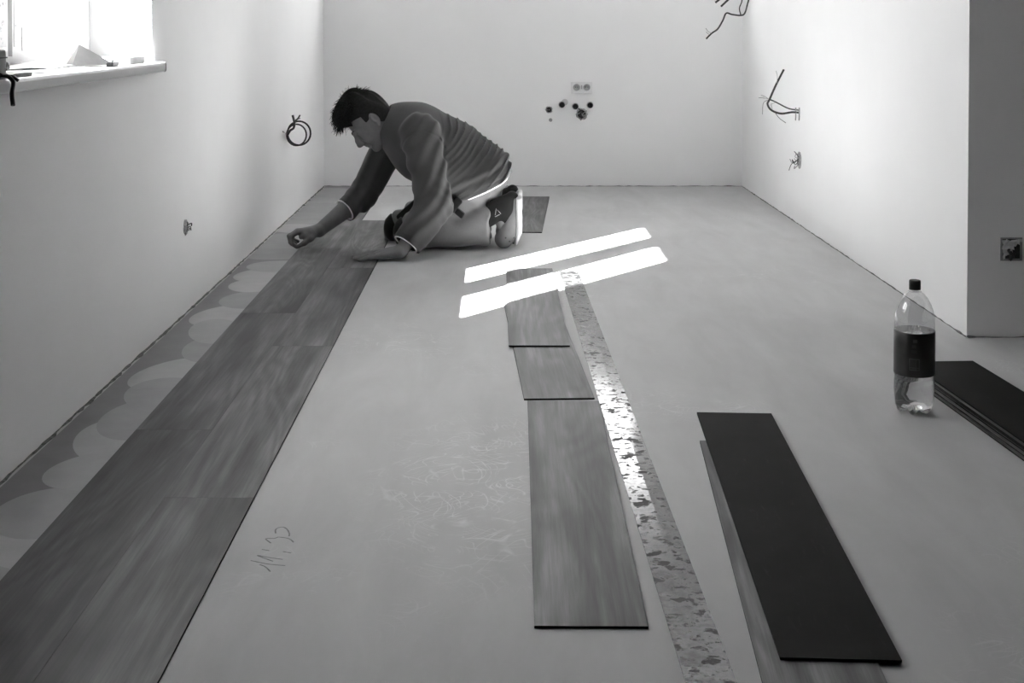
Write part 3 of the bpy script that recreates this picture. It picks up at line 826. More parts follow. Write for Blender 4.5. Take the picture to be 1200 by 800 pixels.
def glove():
    # crumpled dark work glove: lumpy flattened body with stubby fingers
    bm = bmesh.new()
    bmesh.ops.create_icosphere(bm, subdivisions=4, radius=1.0)
    for v in bm.verts:
        d = v.co.normalized()
        k = 1 + 0.16 * math.sin(5 * d.x + 3 * d.y) * math.cos(4 * d.z + 2) + 0.08 * math.sin(11 * d.y + 7 * d.z)
        fing = 0.0
        for fa in (-0.5, -0.15, 0.2, 0.55):
            fing = max(fing, math.exp(-((math.atan2(d.x, d.y) - fa) / 0.12) ** 2))
        k += 0.45 * fing * max(0, d.y) * (1 - abs(d.z))
        v.co = Vector((d.x * 0.055 * k, d.y * 0.11 * k, max(-0.016, d.z * 0.026 * k)))
    for f in bm.faces: f.smooth = True
    o = link('work_glove', bm_mesh(bm), M['dark_cloth'])
    o.location = (-1.185, 2.90, SZ + 0.0165); o.rotation_euler = (0, 0, 0.15)
    tag(o, 'crumpled dark work glove beside the slat on the window sill', 'glove')
glove()
def tool_pouch():
    e = empty('tool_case', (-1.09, 2.655, SZ)); tag(e, 'grey tool case standing at the sill end with a dark strap over the edge', 'tool case')
    bm = bmesh.new(); add_box(bm, (-0.05, -0.10, 0), (0.0265, 0.10, 0.064), 0.006); link('case_body', bm_mesh(bm), M['grey_board'], e)
    boxes('lid_seam', [((-0.051, -0.101, 0.045), (0.0275, 0.101, 0.048))], M['black'], e)
    tube('strap', [(0.027, 0.06, 0.010), (0.036, 0.075, 0.008), (0.043, 0.09, -0.006), (0.044, 0.08, -0.03), (0.050, 0.07, -0.055)], 0.0048, M['black'], e)
    tube('strap', [(0.027, 0.085, 0.008), (0.037, 0.10, 0.006), (0.048, 0.107, -0.004)], 0.0036, M['black'], e)
tool_pouch()

# ================================================================ the kneeling man
# Shapes are distance fields on a voxel grid, turned into one continuous surface each.
class Field:
    def __init__(self, lo, hi, h):
        self.o = np.array(lo, dtype=np.float64); self.h = h
        self.n = np.ceil((np.array(hi) - self.o) / h).astype(int) + 1
        self.F = np.full(self.n, 0.3, dtype=np.float32)
    def sl(self, lo, hi):
        a = np.clip(np.floor((np.array(lo) - self.o) / self.h).astype(int), 0, self.n - 1)
        b = np.clip(np.ceil((np.array(hi) - self.o) / self.h).astype(int) + 1, 1, self.n)
        S = tuple(slice(a[i], b[i]) for i in range(3))
        g_ = [(self.o[i] + self.h * np.arange(a[i], b[i])).astype(np.float32) for i in range(3)]
        return S, g_[0][:, None, None], g_[1][None, :, None], g_[2][None, None, :]
    def add(self, fn, lo, hi, k=0.0):
        m = k + 4 * self.h
        S, X, Y, Z = self.sl(np.array(lo) - m, np.array(hi) + m)
        d = fn(X, Y, Z); A = self.F[S]
        if k > 0:
            q = np.maximum(k - np.abs(A - d), 0) / k
            self.F[S] = np.minimum(A, d) - q * q * k * 0.25
        else: self.F[S] = np.minimum(A, d)
    def sub(self, fn, lo, hi, k=0.0):
        m = k + 4 * self.h
        S, X, Y, Z = self.sl(np.array(lo) - m, np.array(hi) + m)
        d = -fn(X, Y, Z); A = self.F[S]
        if k > 0:
            q = np.maximum(k - np.abs(A - d), 0) / k
            self.F[S] = np.maximum(A, d) + q * q * k * 0.25
        else: self.F[S] = np.maximum(A, d)
    def all(self):
        return self.sl(self.o, self.o + self.n * self.h)
    def cut(self, p, n):
        """keep the side the normal points away from"""
        S, X, Y, Z = self.all(); n = Vector(n).normalized()
        self.F = np.maximum(self.F, (X - p[0]) * n[0] + (Y - p[1]) * n[1] + (Z - p[2]) * n[2]).astype(np.float32)
    # primitives
    def cap(self, a, b, ra, rb, k=0.02, sy=1.0, sub=False):
        a, b = np.array(a), np.array(b)
        A = a.copy(); B = b.copy(); ym = (a[1] + b[1]) / 2
        def fn(X, Y, Z):
            Yq = ym + (Y - ym) / sy
            ba = B - A; L2 = float(ba @ ba) + 1e-12
            px, py, pz = X - A[0], Yq - A[1], Z - A[2]
            t = np.clip((px * ba[0] + py * ba[1] + pz * ba[2]) / L2, 0, 1)
            return np.sqrt((px - t * ba[0]) ** 2 + (py - t * ba[1]) ** 2 + (pz - t * ba[2]) ** 2) - (ra + (rb - ra) * t)
        r = max(ra, rb) * max(1, sy)
        (self.sub if sub else self.add)(fn, np.minimum(a, b) - r, np.maximum(a, b) + r, k)
    def chain(self, pts, rs, k=0.01):
        for i in range(len(pts) - 1): self.cap(pts[i], pts[i + 1], rs[i], rs[i + 1], k)
    def ell(self, c, r, axes=None, k=0.02, sub=False):
        c = np.array(c); r = np.array(r, dtype=float)
        ax = np.eye(3) if axes is None else np.array([list(v) for v in axes])
        def fn(X, Y, Z):
            px, py, pz = X - c[0], Y - c[1], Z - c[2]
            q = [px * ax[i][0] + py * ax[i][1] + pz * ax[i][2] for i in range(3)]
            k0 = np.sqrt(sum((q[i] / r[i]) ** 2 for i in range(3))); k1 = np.sqrt(sum((q[i] / r[i] ** 2) ** 2 for i in range(3))) + 1e-9
            return k0 * (k0 - 1) / k1
        R_ = r.max()
        (self.sub if sub else self.add)(fn, c - R_, c + R_, k)
    def rbox(self, c, hs, rad, axes=None, k=0.0):
        c = np.array(c); ax = np.eye(3) if axes is None else np.array([list(v) for v in axes])
        def fn(X, Y, Z):
            px, py, pz = X - c[0], Y - c[1], Z - c[2]
            q = [np.abs(px * ax[i][0] + py * ax[i][1] + pz * ax[i][2]) - (hs[i] - rad) for i in range(3)]
            return np.sqrt(sum(np.maximum(v, 0) ** 2 for v in q)) + np.minimum(np.maximum(np.maximum(q[0], q[1]), q[2]), 0) - rad
        R_ = float(np.linalg.norm(hs))
        self.add(fn, c - R_, c + R_, k)

def surface_nets(F, o, h):
    S = F < 0
    c = np.zeros(tuple(np.array(S.shape) - 1), dtype=np.uint8)
    cor = [(dx, dy, dz) for dx in (0, 1) for dy in (0, 1) for dz in (0, 1)]
    sh = S.shape
    for dx, dy, dz in cor: c += S[dx:sh[0] - 1 + dx, dy:sh[1] - 1 + dy, dz:sh[2] - 1 + dz]
    act = (c > 0) & (c < 8)
    ii = np.argwhere(act)
    idx = np.full(act.shape, -1, dtype=np.int32); idx[act] = np.arange(len(ii))
    vals = [F[ii[:, 0] + a, ii[:, 1] + b, ii[:, 2] + d] for a, b, d in cor]
    acc = np.zeros((len(ii), 3)); cnt = np.zeros(len(ii))
    for p in range(8):
        for q in range(p + 1, 8):
            dd = np.array(cor[q]) - np.array(cor[p])
            if np.abs(dd).sum() != 1: continue
            va, vb = vals[p], vals[q]; m = (va < 0) != (vb < 0)
            t = (va[m] / (va[m] - vb[m]))[:, None]
            acc[m] += np.array(cor[p]) + dd * t; cnt[m] += 1
    V = o + (ii + acc / cnt[:, None]) * h
    quads = []
    for ax in range(3):
        s0 = [slice(1, -1)] * 3; s1 = [slice(1, -1)] * 3
        s0[ax] = slice(0, -1); s1[ax] = slice(1, None)
        D = S[tuple(s0)] != S[tuple(s1)]
        e = np.argwhere(D)
        off = np.array([1, 1, 1]); off[ax] = 0
        e = e + off
        u, v = (ax + 1) % 3, (ax + 2) % 3
        def cell(du, dv):
            q = e.copy(); q[:, u] += du; q[:, v] += dv
            return idx[q[:, 0], q[:, 1], q[:, 2]]
        Q = np.stack([cell(-1, -1), cell(0, -1), cell(0, 0), cell(-1, 0)], 1)
        inside = S[e[:, 0], e[:, 1], e[:, 2]]
        Q[~inside] = Q[~inside][:, ::-1]
        quads.append(Q)
    Q = np.concatenate(quads)
    return V, Q[(Q >= 0).all(1)]
def mesh_np(name, V, Q):
    me = bpy.data.meshes.new(name)
    n = Q.shape[1]
    me.vertices.add(len(V)); me.vertices.foreach_set('co', np.asarray(V, dtype=np.float32).ravel())
    me.loops.add(Q.size); me.loops.foreach_set('vertex_index', np.asarray(Q, dtype=np.int32).ravel())
    me.polygons.add(len(Q)); me.polygons.foreach_set('loop_start', np.arange(0, Q.size, n, dtype=np.int32))
    me.polygons.foreach_set('use_smooth', np.ones(len(Q), dtype=bool))
    me.update(calc_edges=True); me.validate()
    return me
def wave_noise(X, Y, Z, seed, freq, n=7):
    r = np.random.default_rng(seed); out = 0
    for _ in range(n):
        d = r.normal(size=3); d /= np.linalg.norm(d); f = freq * r.uniform(0.6, 1.5)
        out = out + np.sin((X * d[0] + Y * d[1] + Z * d[2]) * f + r.uniform(0, 6.28))
    return out / n ** 0.5

def fabric(name, v, var=0.12, big=0.12, rough=0.9):
    m, nt, P, N, L = new_mat(name)
    mp = mapping(N, L)
    n1 = noise(N, L, mp.outputs[0], 9, 3); n2 = noise(N, L, mp.outputs[0], 380, 3)
    r1 = ramp(N, [(0.3, v * (1 - big)), (0.7, v * (1 + big))]); L.new(n1.outputs[0], r1.inputs[0])
    r2 = ramp(N, [(0.3, 1 - var), (0.7, 1 + var)]); L.new(n2.outputs[0], r2.inputs[0])
    L.new(mixc(N, L, 1.0, r1.outputs[0], r2.outputs[0], 'MULTIPLY'), P.inputs['Base Color'])
    P.inputs['Roughness'].default_value = rough; P.inputs['Specular IOR Level'].default_value = 0.15
    P.inputs['Sheen Weight'].default_value = 0.15
    bump(N, L, P, n2.outputs[0], 0.25, 0.001)
    return m
M['shirt'] = fabric('grey_sweatshirt', 0.060)
M['white_knit'] = fabric('white_undershirt', 0.75, 0.05, 0.03)
M['trousers'] = fabric('work_trousers', 0.165, 0.08, 0.10)
M['trouser_dark'] = fabric('black_work_fabric', 0.012, 0.2, 0.2)
M['sock'] = fabric('black_sock', 0.010, 0.15, 0.1)
M['skin'] = plain('skin', 0.15, 0.55, 0.10, 40, 0.08)
M['hair'] = plain('dark_hair', 0.010, 0.8, 0.5, 120, 0.2, 0.2)
M['brow'] = plain('brow_hair', 0.04, 0.7, 0.3, 120, 0.2)
M['clog'] = plain('grey_clog_rubber', 0.13, 0.6, 0.08, 30, 0.05)
M['clog_sole'] = plain('white_clog_sole', 0.42, 0.6, 0.04, 30, 0.05)

man = empty('person', (-0.28, 5.76, 0.0))
tag(man, 'man in grey sweatshirt and work trousers kneeling to press down a floor plank', 'person')
MO = np.array(man.location)
def part(name, fld, mat, parent=man):
    V, Q = surface_nets(fld.F, fld.o, fld.h)
    return link(name, mesh_np(name, V - MO, Q), mat, parent)

A3 = lambda v: np.array(v)
# joints: pixel plus depth; the depths come from where hands, knees and feet touch the floor
sh_n, el_n, wr_n = pp(493, 157, 5.60), pp(510, 238, 5.49), pp(470, 294, 5.385)
sh_f, el_f, wr_f = pp(466, 157, 5.95), pp(424, 230, 5.85), pp(374, 270, 5.70)
hp_n, hp_f = pp(556, 214, 5.695), pp(560, 206, 5.87)
kn_n, kn_f = pp(484, 273, 5.66), pp(472, 268, 5.92)
an_n, an_f = pp(586, 247, 5.70), pp(590, 241, 5.92)
c1, c2, c3 = pp(486, 159, 5.775), pp(524, 173, 5.78), pp(561, 200, 5.78)
# head frame
hf = Vector((-0.64, -0.16, -0.755)).normalized()
hu = Vector((-0.77, 0, 0.64)); hu = (hu - hf * hu.dot(hf)).normalized()
hl = hf.cross(hu)                                    # lateral
if hl.y > 0: hl = -hl                                # +l = towards the room (near side)
hO = pp(439, 141, 5.755)
def H(f, l, u): return hO + hf * f + hl * l + hu * u
HA = (hf, hl, hu)

# ---------------------------------------------------------------- body: one continuous skin
B = Field((-1.02, 5.26, -0.01), (0.12, 6.06, 0.74), 0.003)
B.cap(c1, c2, 0.125, 0.11, 0.03, 1.25); B.cap(c2, c3, 0.11, 0.115, 0.03, 1.25)
B.cap(c1, sh_n, 0.09, 0.055, 0.03); B.cap(c1, sh_f, 0.09, 0.055, 0.03)
B.chain([sh_n, el_n, el_n.lerp(wr_n, 0.35), wr_n], [0.055, 0.042, 0.041, 0.028], 0.012)
B.chain([sh_f, el_f, el_f.lerp(wr_f, 0.35), wr_f], [0.052, 0.041, 0.042, 0.029], 0.012)
for hp, kn, an in ((hp_n, kn_n, an_n), (hp_f, kn_f, an_f)):
    B.cap(hp, kn, 0.078, 0.052, 0.03); B.cap(kn + Vector((0, 0, 0.005)), an, 0.05, 0.034, 0.02)
    B.cap(an, an + Vector((0.02, 0, -0.09)), 0.034, 0.03, 0.015)
# neck and head
B.cap(pp(482, 152, 5.77), H(-0.022, 0, -0.025), 0.066, 0.054, 0.03)
B.ell(H(0.002, 0, 0.052), (0.097, 0.075, 0.088), HA, 0.02)
B.ell(H(0.046, 0, -0.004), (0.062, 0.058, 0.088), HA, 0.02)
B.cap(H(0.015, 0.046, -0.045), H(0.072, 0.014, -0.082), 0.016, 0.016, 0.03)
B.cap(H(0.015, -0.046, -0.045), H(0.072, -0.014, -0.082), 0.016, 0.016, 0.03)
B.ell(H(0.088, 0, -0.086), (0.018, 0.022, 0.017), HA, 0.018)
for s in (-1, 1):
    B.cap(H(0.106, 0.010 * s, 0.030), H(0.090, 0.046 * s, 0.030), 0.0075, 0.008, 0.012)
    B.ell(H(0.080, 0.040 * s, -0.014), (0.020, 0.018, 0.022), HA, 0.02)
    B.ell(H(0.108, 0.031 * s, 0.012), (0.013, 0.015, 0.011), HA, 0.008, sub=True)
    B.ell(H(0.092, 0.031 * s, 0.011), (0.0125, 0.014, 0.0115), HA, 0.003)
    B.cap(H(0.098, 0.020 * s, 0.007), H(0.096, 0.042 * s, 0.006), 0.0032, 0.0028, 0.003)
    # ear: rim, bowl and lobe
    B.ell(H(-0.004, 0.078 * s, 0.004), (0.017, 0.009, 0.030), HA, 0.006)
    B.ell(H(-0.002, 0.087 * s, 0.005), (0.009, 0.006, 0.017), HA, 0.003, sub=True)
    B.ell(H(0.004, 0.077 * s, -0.025), (0.009, 0.006, 0.010), HA, 0.006)
    B.ell(H(0.121, 0.011 * s, -0.027), (0.011, 0.007, 0.008), HA, 0.006)
B.chain([H(0.105, 0, 0.024), H(0.119, 0, -0.004), H(0.128, 0, -0.021)], [0.0085, 0.0110, 0.0120], 0.010)
B.cap(H(0.104, 0, -0.030), H(0.104, 0, -0.046), 0.012, 0.011, 0.012)
B.cap(H(0.107, 0.020, -0.0475), H(0.107, -0.020, -0.0475), 0.0068, 0.0068, 0.006)
B.cap(H(0.103, 0.018, -0.0595), H(0.103, -0.018, -0.0595), 0.0072, 0.0072, 0.007)
B.cap(H(0.1145, 0.022, -0.0535), H(0.1145, -0.022, -0.0535), 0.0024, 0.0022, 0.003, sub=True)
# near hand, flat on the planks, fingers pointing to the wall
def P3(x, y, z): return Vector((x, y, z))
PZ = PT
for (ky, ty, L_, kz, r0) in ((5.428, 5.462, 0.090, 0.030, 0.0095), (5.404, 5.418, 0.101, 0.031, 0.0097), (5.380, 5.374, 0.096, 0.028, 0.0093), (5.357, 5.330, 0.078, 0.023, 0.0084)):
    kx = -0.528 + abs(ky - 5.405) * 0.25
    kn = P3(kx, ky, kz)
    B.cap(wr_n.lerp(P3(wr_n.x, ky, wr_n.z), 0.45), kn, 0.021, 0.0125, 0.014)
    p1 = P3(kx - L_ * 0.45, ky + (ty - ky) * 0.45, PZ + 0.0185); p2 = P3(kx - L_ * 0.75, ky + (ty - ky) * 0.78, PZ + 0.0115); p3 = P3(kx - L_, ty, PZ + 0.0082)
    B.chain([kn, p1, p2, p3], [r0 * 1.12, r0, r0 * 0.9, r0 * 0.78], 0.004)
B.chain([P3(-0.435, 5.425, 0.034), P3(-0.478, 5.458, 0.024), P3(-0.515, 5.474, 0.015), P3(-0.537, 5.480, PZ + 0.0095)], [0.018, 0.0135, 0.0115, 0.009], 0.008)
# far hand: knuckles up, fingertips and thumb pinching at the plank edge
for i, (yk, dx_) in enumerate(((5.655, 0), (5.678, -1.5), (5.700, -1.0), (5.720, 1.5))):
    K = pp(350 + dx_, 271, yk); B.cap(wr_f.lerp(P3(wr_f.x, yk, wr_f.z), 0.45), K, 0.022, 0.0135, 0.014)
    p1 = pp(340.5 + dx_, 277 - 0.5 * i, yk - 0.004); p2 = pp(342 + dx_, 285.5 - 1.5 * i, yk - 0.008); p3 = pp(347.5 + dx_, 289.2 - 2.2 * i, yk - 0.012)
    B.chain([K, p1, p2, p3], [0.0122, 0.0105, 0.0095, 0.0085], 0.004)
B.chain([wr_f.lerp(pp(366, 274, 5.66), 0.6), pp(364, 279, 5.648), pp(357, 284.5, 5.640), pp(349.5, 288.6, 5.640)], [0.021, 0.0150, 0.0115, 0.0088], 0.008)
B.chain([pp(365, 272, 5.662), pp(358, 275.5, 5.655), pp(353, 277.5, 5.655)], [0.018, 0.015, 0.011], 0.010)
B.cut((0, 0, 0.001), (0, 0, -1))
part('body', B, M['skin']); del B

# ---------------------------------------------------------------- trousers
Tf = Field((-0.60, 5.50, -0.01), (0.12, 6.06, 0.50), 0.004)
def leg(hp, kn, hx, hy, yd):
    Tf.cap(hp, kn, 0.096, 0.078, 0.03)
    Tf.cap(kn + Vector((0.0, 0, 0.004)), pp(hx, hy, yd), 0.074, 0.088, 0.025)
leg(hp_n, kn_n, 580, 263, 5.685)
leg(hp_f, kn_f, 585, 258, 5.905)
S, X, Y, Z = Tf.all()
hem = pp(571.5, 265, 5.65)
Tf.F = np.maximum(Tf.F, (X - hem.x + 0.010 * np.sin(Y * 60)) * 0.98).astype(np.float32)
Tf.ell(c3 + Vector((0.005, 0, -0.015)), (0.131, 0.165, 0.132), None, 0.03)
Tf.cap(c3, c2, 0.12, 0.10, 0.02, 1.25)
S, X, Y, Z = Tf.all()
fold = np.sin(((X * 0.55 + Z * 0.85) + 0.012 * wave_noise(X, Y, Z, 5, 14)) * 95) * np.clip(wave_noise(X, Y, Z, 6, 9) * 0.6 + 0.5, 0, 1)
Tf.F += (0.0075 * fold + 0.004 * wave_noise(X, Y, Z, 8, 28)).astype(np.float32)
Tf.cut((0, 0, 0.0012), (0, 0, -1))
tro = part('trousers', Tf, M['trousers']); del Tf
# black knee pad pockets
for kn, dy in ((kn_n, -0.012), (kn_f, -0.012)):
    K = Field(A3(kn) - 0.13, A3(kn) + 0.13, 0.004)
    K.ell(kn + Vector((-0.010, dy, 0.006)), (0.078, 0.074, 0.082), None, 0)
    K.cut(kn + Vector((-0.020, 0, 0.012)), (0.88, 0.0, 0.47))
    K.cut((0, 0, 0.0012), (0, 0, -1))
    part('knee_pad', K, M['trouser_dark'], tro)
# dark patches: thigh pocket flap and holster by the hip
K = Field(A3(pp(536, 243, 5.57)) - 0.09, A3(pp(536, 243, 5.57)) + 0.09, 0.004)
K.rbox(pp(533, 240, 5.575), (0.020, 0.022, 0.034), 0.01, (Vector((0.8, 0, -0.6)), Vector((0, 1, 0)), Vector((0.6, 0, 0.8))))
K.rbox(pp(539, 250, 5.575), (0.021, 0.018, 0.016), 0.008, (Vector((0.8, 0, -0.6)), Vector((0, 1, 0)), Vector((0.6, 0, 0.8))), 0.008)
S, X, Y, Z = K.all(); K.F += (0.003 * wave_noise(X, Y, Z, 21, 70)).astype(np.float32)
part('holster_pocket', K, M['trouser_dark'], tro)
K = Field(A3(pp(476, 250, 5.80)) - 0.10, A3(pp(476, 250, 5.80)) + 0.10, 0.004)
K.cap(pp(468, 254, 5.83), pp(490, 233, 5.85), 0.014, 0.012, 0.0); K.cap(pp(477, 262, 5.60), pp(488, 247, 5.61), 0.014, 0.010, 0.0)
part('pocket_trim', K, M['trouser_dark'], tro)

# ---------------------------------------------------------------- sweatshirt
HEM_P = pp(560, 218, 5.78); d2_ = Vector((71 * 1.0, 0, 33 * 1.0)).normalized(); HEM_N = Vector((d2_.z, 0, -d2_.x)) * 1.0
HEM_N = Vector((0.42, 0.08, -0.90)).normalized()
SF = dict(lo=(-0.80, 5.30, 0.02), hi=(0.10, 6.08, 0.74), h=0.004)
def torso_field():
    T_ = Field(SF['lo'], SF['hi'], SF['h'])
    T_.cap(c1, c2, 0.152, 0.137, 0.03, 1.26); T_.cap(c2, c3, 0.137, 0.141, 0.03, 1.27)
    T_.cap(c3, pp(566, 214, 5.78), 0.141, 0.143, 0.02, 1.27)
    T_.cap(pp(496, 182, 5.77), pp(530, 206, 5.77), 0.128, 0.112, 0.04, 1.3)
    T_.cap(pp(530, 206, 5.77), pp(552, 216, 5.77), 0.112, 0.105, 0.03, 1.4)
    T_.cap(pp(518, 205, 5.655), pp(566, 214, 5.685), 0.110, 0.110, 0.04); T_.cap(pp(528, 203, 5.89), pp(566, 210, 5.88), 0.10, 0.105, 0.04)
    T_.cap(c1, pp(468, 149, 5.77), 0.13, 0.108, 0.03, 1.1)
    T_.cap(c1, sh_n, 0.11, 0.082, 0.04); T_.cap(c1, sh_f, 0.11, 0.078, 0.04)
    T_.cap(pp(468, 160, 5.86), sh_f, 0.085, 0.08, 0.03)
    return T_
Ts = torso_field()
S, X, Y, Z = Ts.all()
# folds fan out as arcs around the near shoulder, down the back to the waist
R_s = np.sqrt((X - sh_n.x + 0.02) ** 2 * 0.9 + (Z - sh_n.z - 0.03) ** 2 * 1.1)
warp = 0.022 * wave_noise(X, Y, Z, 31, 10) + 0.006 * wave_noise(X, Y, Z, 32, 32)
ph = (R_s + warp) * (2 * math.pi / 0.033)
rg_ = np.random.default_rng(77); An = np.arctan2(Z - sh_n.z - 0.03, X - sh_n.x + 0.02); nn_ = 0
for _ in range(7):
    nn_ = nn_ + np.sin((R_s + warp * 0.6) * rg_.uniform(50, 135) + An * rg_.uniform(-3.5, 3.5) + Y * rg_.uniform(-9, 9) + rg_.uniform(0, 6.28))
sharp = np.clip(np.abs(nn_ / 7 ** 0.5) * 2.4 - 1, -1, 1)
mask = np.clip((R_s - 0.10) / 0.07, 0, 1) * np.clip(wave_noise(X, Y, Z, 33, 11) * 0.45 + 0.75, 0.15, 1.15)
back = np.clip((X - sh_n.x) / 0.06, 0, 1)
Ts.F += (0.0100 * sharp * mask * back * np.clip((5.86 - Y) / 0.12, 0.25, 1) + 0.0035 * wave_noise(X, Y, Z, 34, 26)).astype(np.float32)
# horizontal crush folds above the hem
dh = (X - HEM_P.x) * HEM_N.x + (Z - HEM_P.z) * HEM_N.z
Ts.F += (0.006 * np.sin((dh + 0.010 * wave_noise(X, Y, Z, 41, 16)) * 110) * np.exp(-((dh + 0.055) / 0.03) ** 2)).astype(np.float32)
under = Ts.F.copy()
Ts.cut(HEM_P, HEM_N)
# hem band: a small step above the edge
S, X, Y, Z = Ts.all()
dh = (X - HEM_P.x) * HEM_N.x + (Y - HEM_P.y) * HEM_N.y + (Z - HEM_P.z) * HEM_N.z
Ts.F += np.where((dh > -0.0215) & (dh < -0.0175), 0.0025, 0).astype(np.float32)
# neck opening
Ts.cap(pp(466, 150, 5.765), H(-0.02, 0, -0.02), 0.074, 0.078, 0.006, sub=True)
def sleeve(sh, el, wr, rs, cuff_t, seed):
    Sv = Field(SF['lo'], SF['hi'], SF['h'])
    d = (wr - el).normalized()
    Sv.cap(sh, el, rs[0], rs[1], 0.02); Sv.cap(el, wr + d * 0.03, rs[2], rs[3], 0.02)
    S, X, Y, Z = Sv.all()
    de = np.sqrt((X - el.x) ** 2 + (Y - el.y) ** 2 + (Z - el.z) ** 2)
    along = X * d.x + Y * d.y + Z * d.z
    Sv.F += (0.006 * np.sin((along + 0.012 * wave_noise(X, Y, Z, seed, 14)) * 120) * np.exp(-(de / 0.075) ** 2) + 0.0045 * wave_noise(X, Y, Z, seed + 1, 24) + 0.0055 * np.sin((X * 0.8 - Z * 0.45) * 105 + 2 * wave_noise(X, Y, Z, seed + 2, 12))).astype(np.float32)
    cp = el.lerp(wr, cuff_t)
    Sv.cut(cp, d)
    # cuff seam and the hollow of the cuff
    S, X, Y, Z = Sv.all()
    dc = (X - cp.x) * d.x + (Y - cp.y) * d.y + (Z - cp.z) * d.z
    near_ = de > 0.09
    Sv.F += np.where((dc > -0.024) & (dc < -0.020) & near_, 0.0022, 0).astype(np.float32)
    Sv.cap(cp - d * 0.03, cp + d * 0.05, rs[3] - 0.012, rs[3] - 0.010, 0.003, sub=True)
    return Sv, cp, d
near_s, cpn, dn = sleeve(sh_n, el_n, wr_n, (0.086, 0.074, 0.077, 0.060), 0.86, 51)
far_s, cpf, df = sleeve(sh_f, el_f, wr_f, (0.080, 0.063, 0.062, 0.056), 0.40, 61)
def smin(a, b, k):
    q = np.maximum(k - np.abs(a - b), 0) / k
    return np.minimum(a, b) - q * q * k * 0.25
Ts.F = smin(smin(Ts.F, near_s.F, 0.012), far_s.F, 0.014).astype(np.float32)
# set-in sleeve seam: a shallow groove where the sleeve begins
S, X, Y, Z = Ts.all()
ds_ = np.sqrt((X - sh_n.x - 0.012) ** 2 + (Z - sh_n.z + 0.075) ** 2)
Ts.F += (0.003 * np.exp(-((ds_ - 0.093) / 0.004) ** 2) * (Y < 5.62) * np.clip((Z - sh_n.z + 0.075) / 0.02, 0, 1)).astype(np.float32)
shirt = part('sweatshirt', Ts, M['shirt'])
# white undershirt showing below the hem
Ts.F = under + 0.004
Ts.cut(HEM_P + HEM_N * 0.007, HEM_N); Ts.cut(HEM_P - HEM_N * 0.012, -HEM_N)
part('undershirt_hem', Ts, M['white_knit'], shirt); del Ts, near_s, far_s, under
# pale cuff edges
for cp, d, r in ((cpn, dn, 0.0545), (cpf, df, 0.0505)):
    bm = bmesh.new(); u = d.orthogonal().normalized(); v = d.cross(u); prev = None; n = 40; rows = []
    for k in range(n):
        a = 2 * math.pi * k / n; q = u * math.cos(a) + v * math.sin(a)
        rows.append([bm.verts.new(cp + q * rr + d * dd - Vector(MO)) for rr, dd in ((r - 0.004, -0.004), (r + 0.0035, -0.001), (r + 0.0035, 0.0022), (r - 0.004, 0.0022))])
    for k in range(n):
        a, b = rows[k], rows[(k + 1) % n]
        for j in range(4): bm.faces.new((a[j], b[j], b[(j + 1) % 4], a[(j + 1) % 4])).smooth = True
    link('cuff_edge', bm_mesh(bm), M['white_knit'], shirt)
# collar band
bm = bmesh.new(); cA = pp(466, 150, 5.765); ax_ = (H(-0.02, 0, -0.02) - cA).normalized(); u = ax_.orthogonal().normalized(); v = ax_.cross(u); rows = []
n = 44
for k in range(n):
    a = 2 * math.pi * k / n; q = u * math.cos(a) + v * math.sin(a)
    fr_k = cA + ax_ * 0.012 + q * 0.076
    fr_k += ax_ * (0.020 * max(0, -q.z))
    rows.append([bm.verts.new(fr_k + q * rr + ax_ * dd - Vector(MO)) for rr, dd in ((-0.003, -0.014), (0.0045, -0.012), (0.0035, 0.010), (-0.004, 0.011))])
for k in range(n):
    a, b = rows[k], rows[(k + 1) % n]
    for j in range(4): bm.faces.new((a[j], b[j], b[(j + 1) % 4], a[(j + 1) % 4])).smooth = True
link('collar', bm_mesh(bm), M['shirt'], shirt)

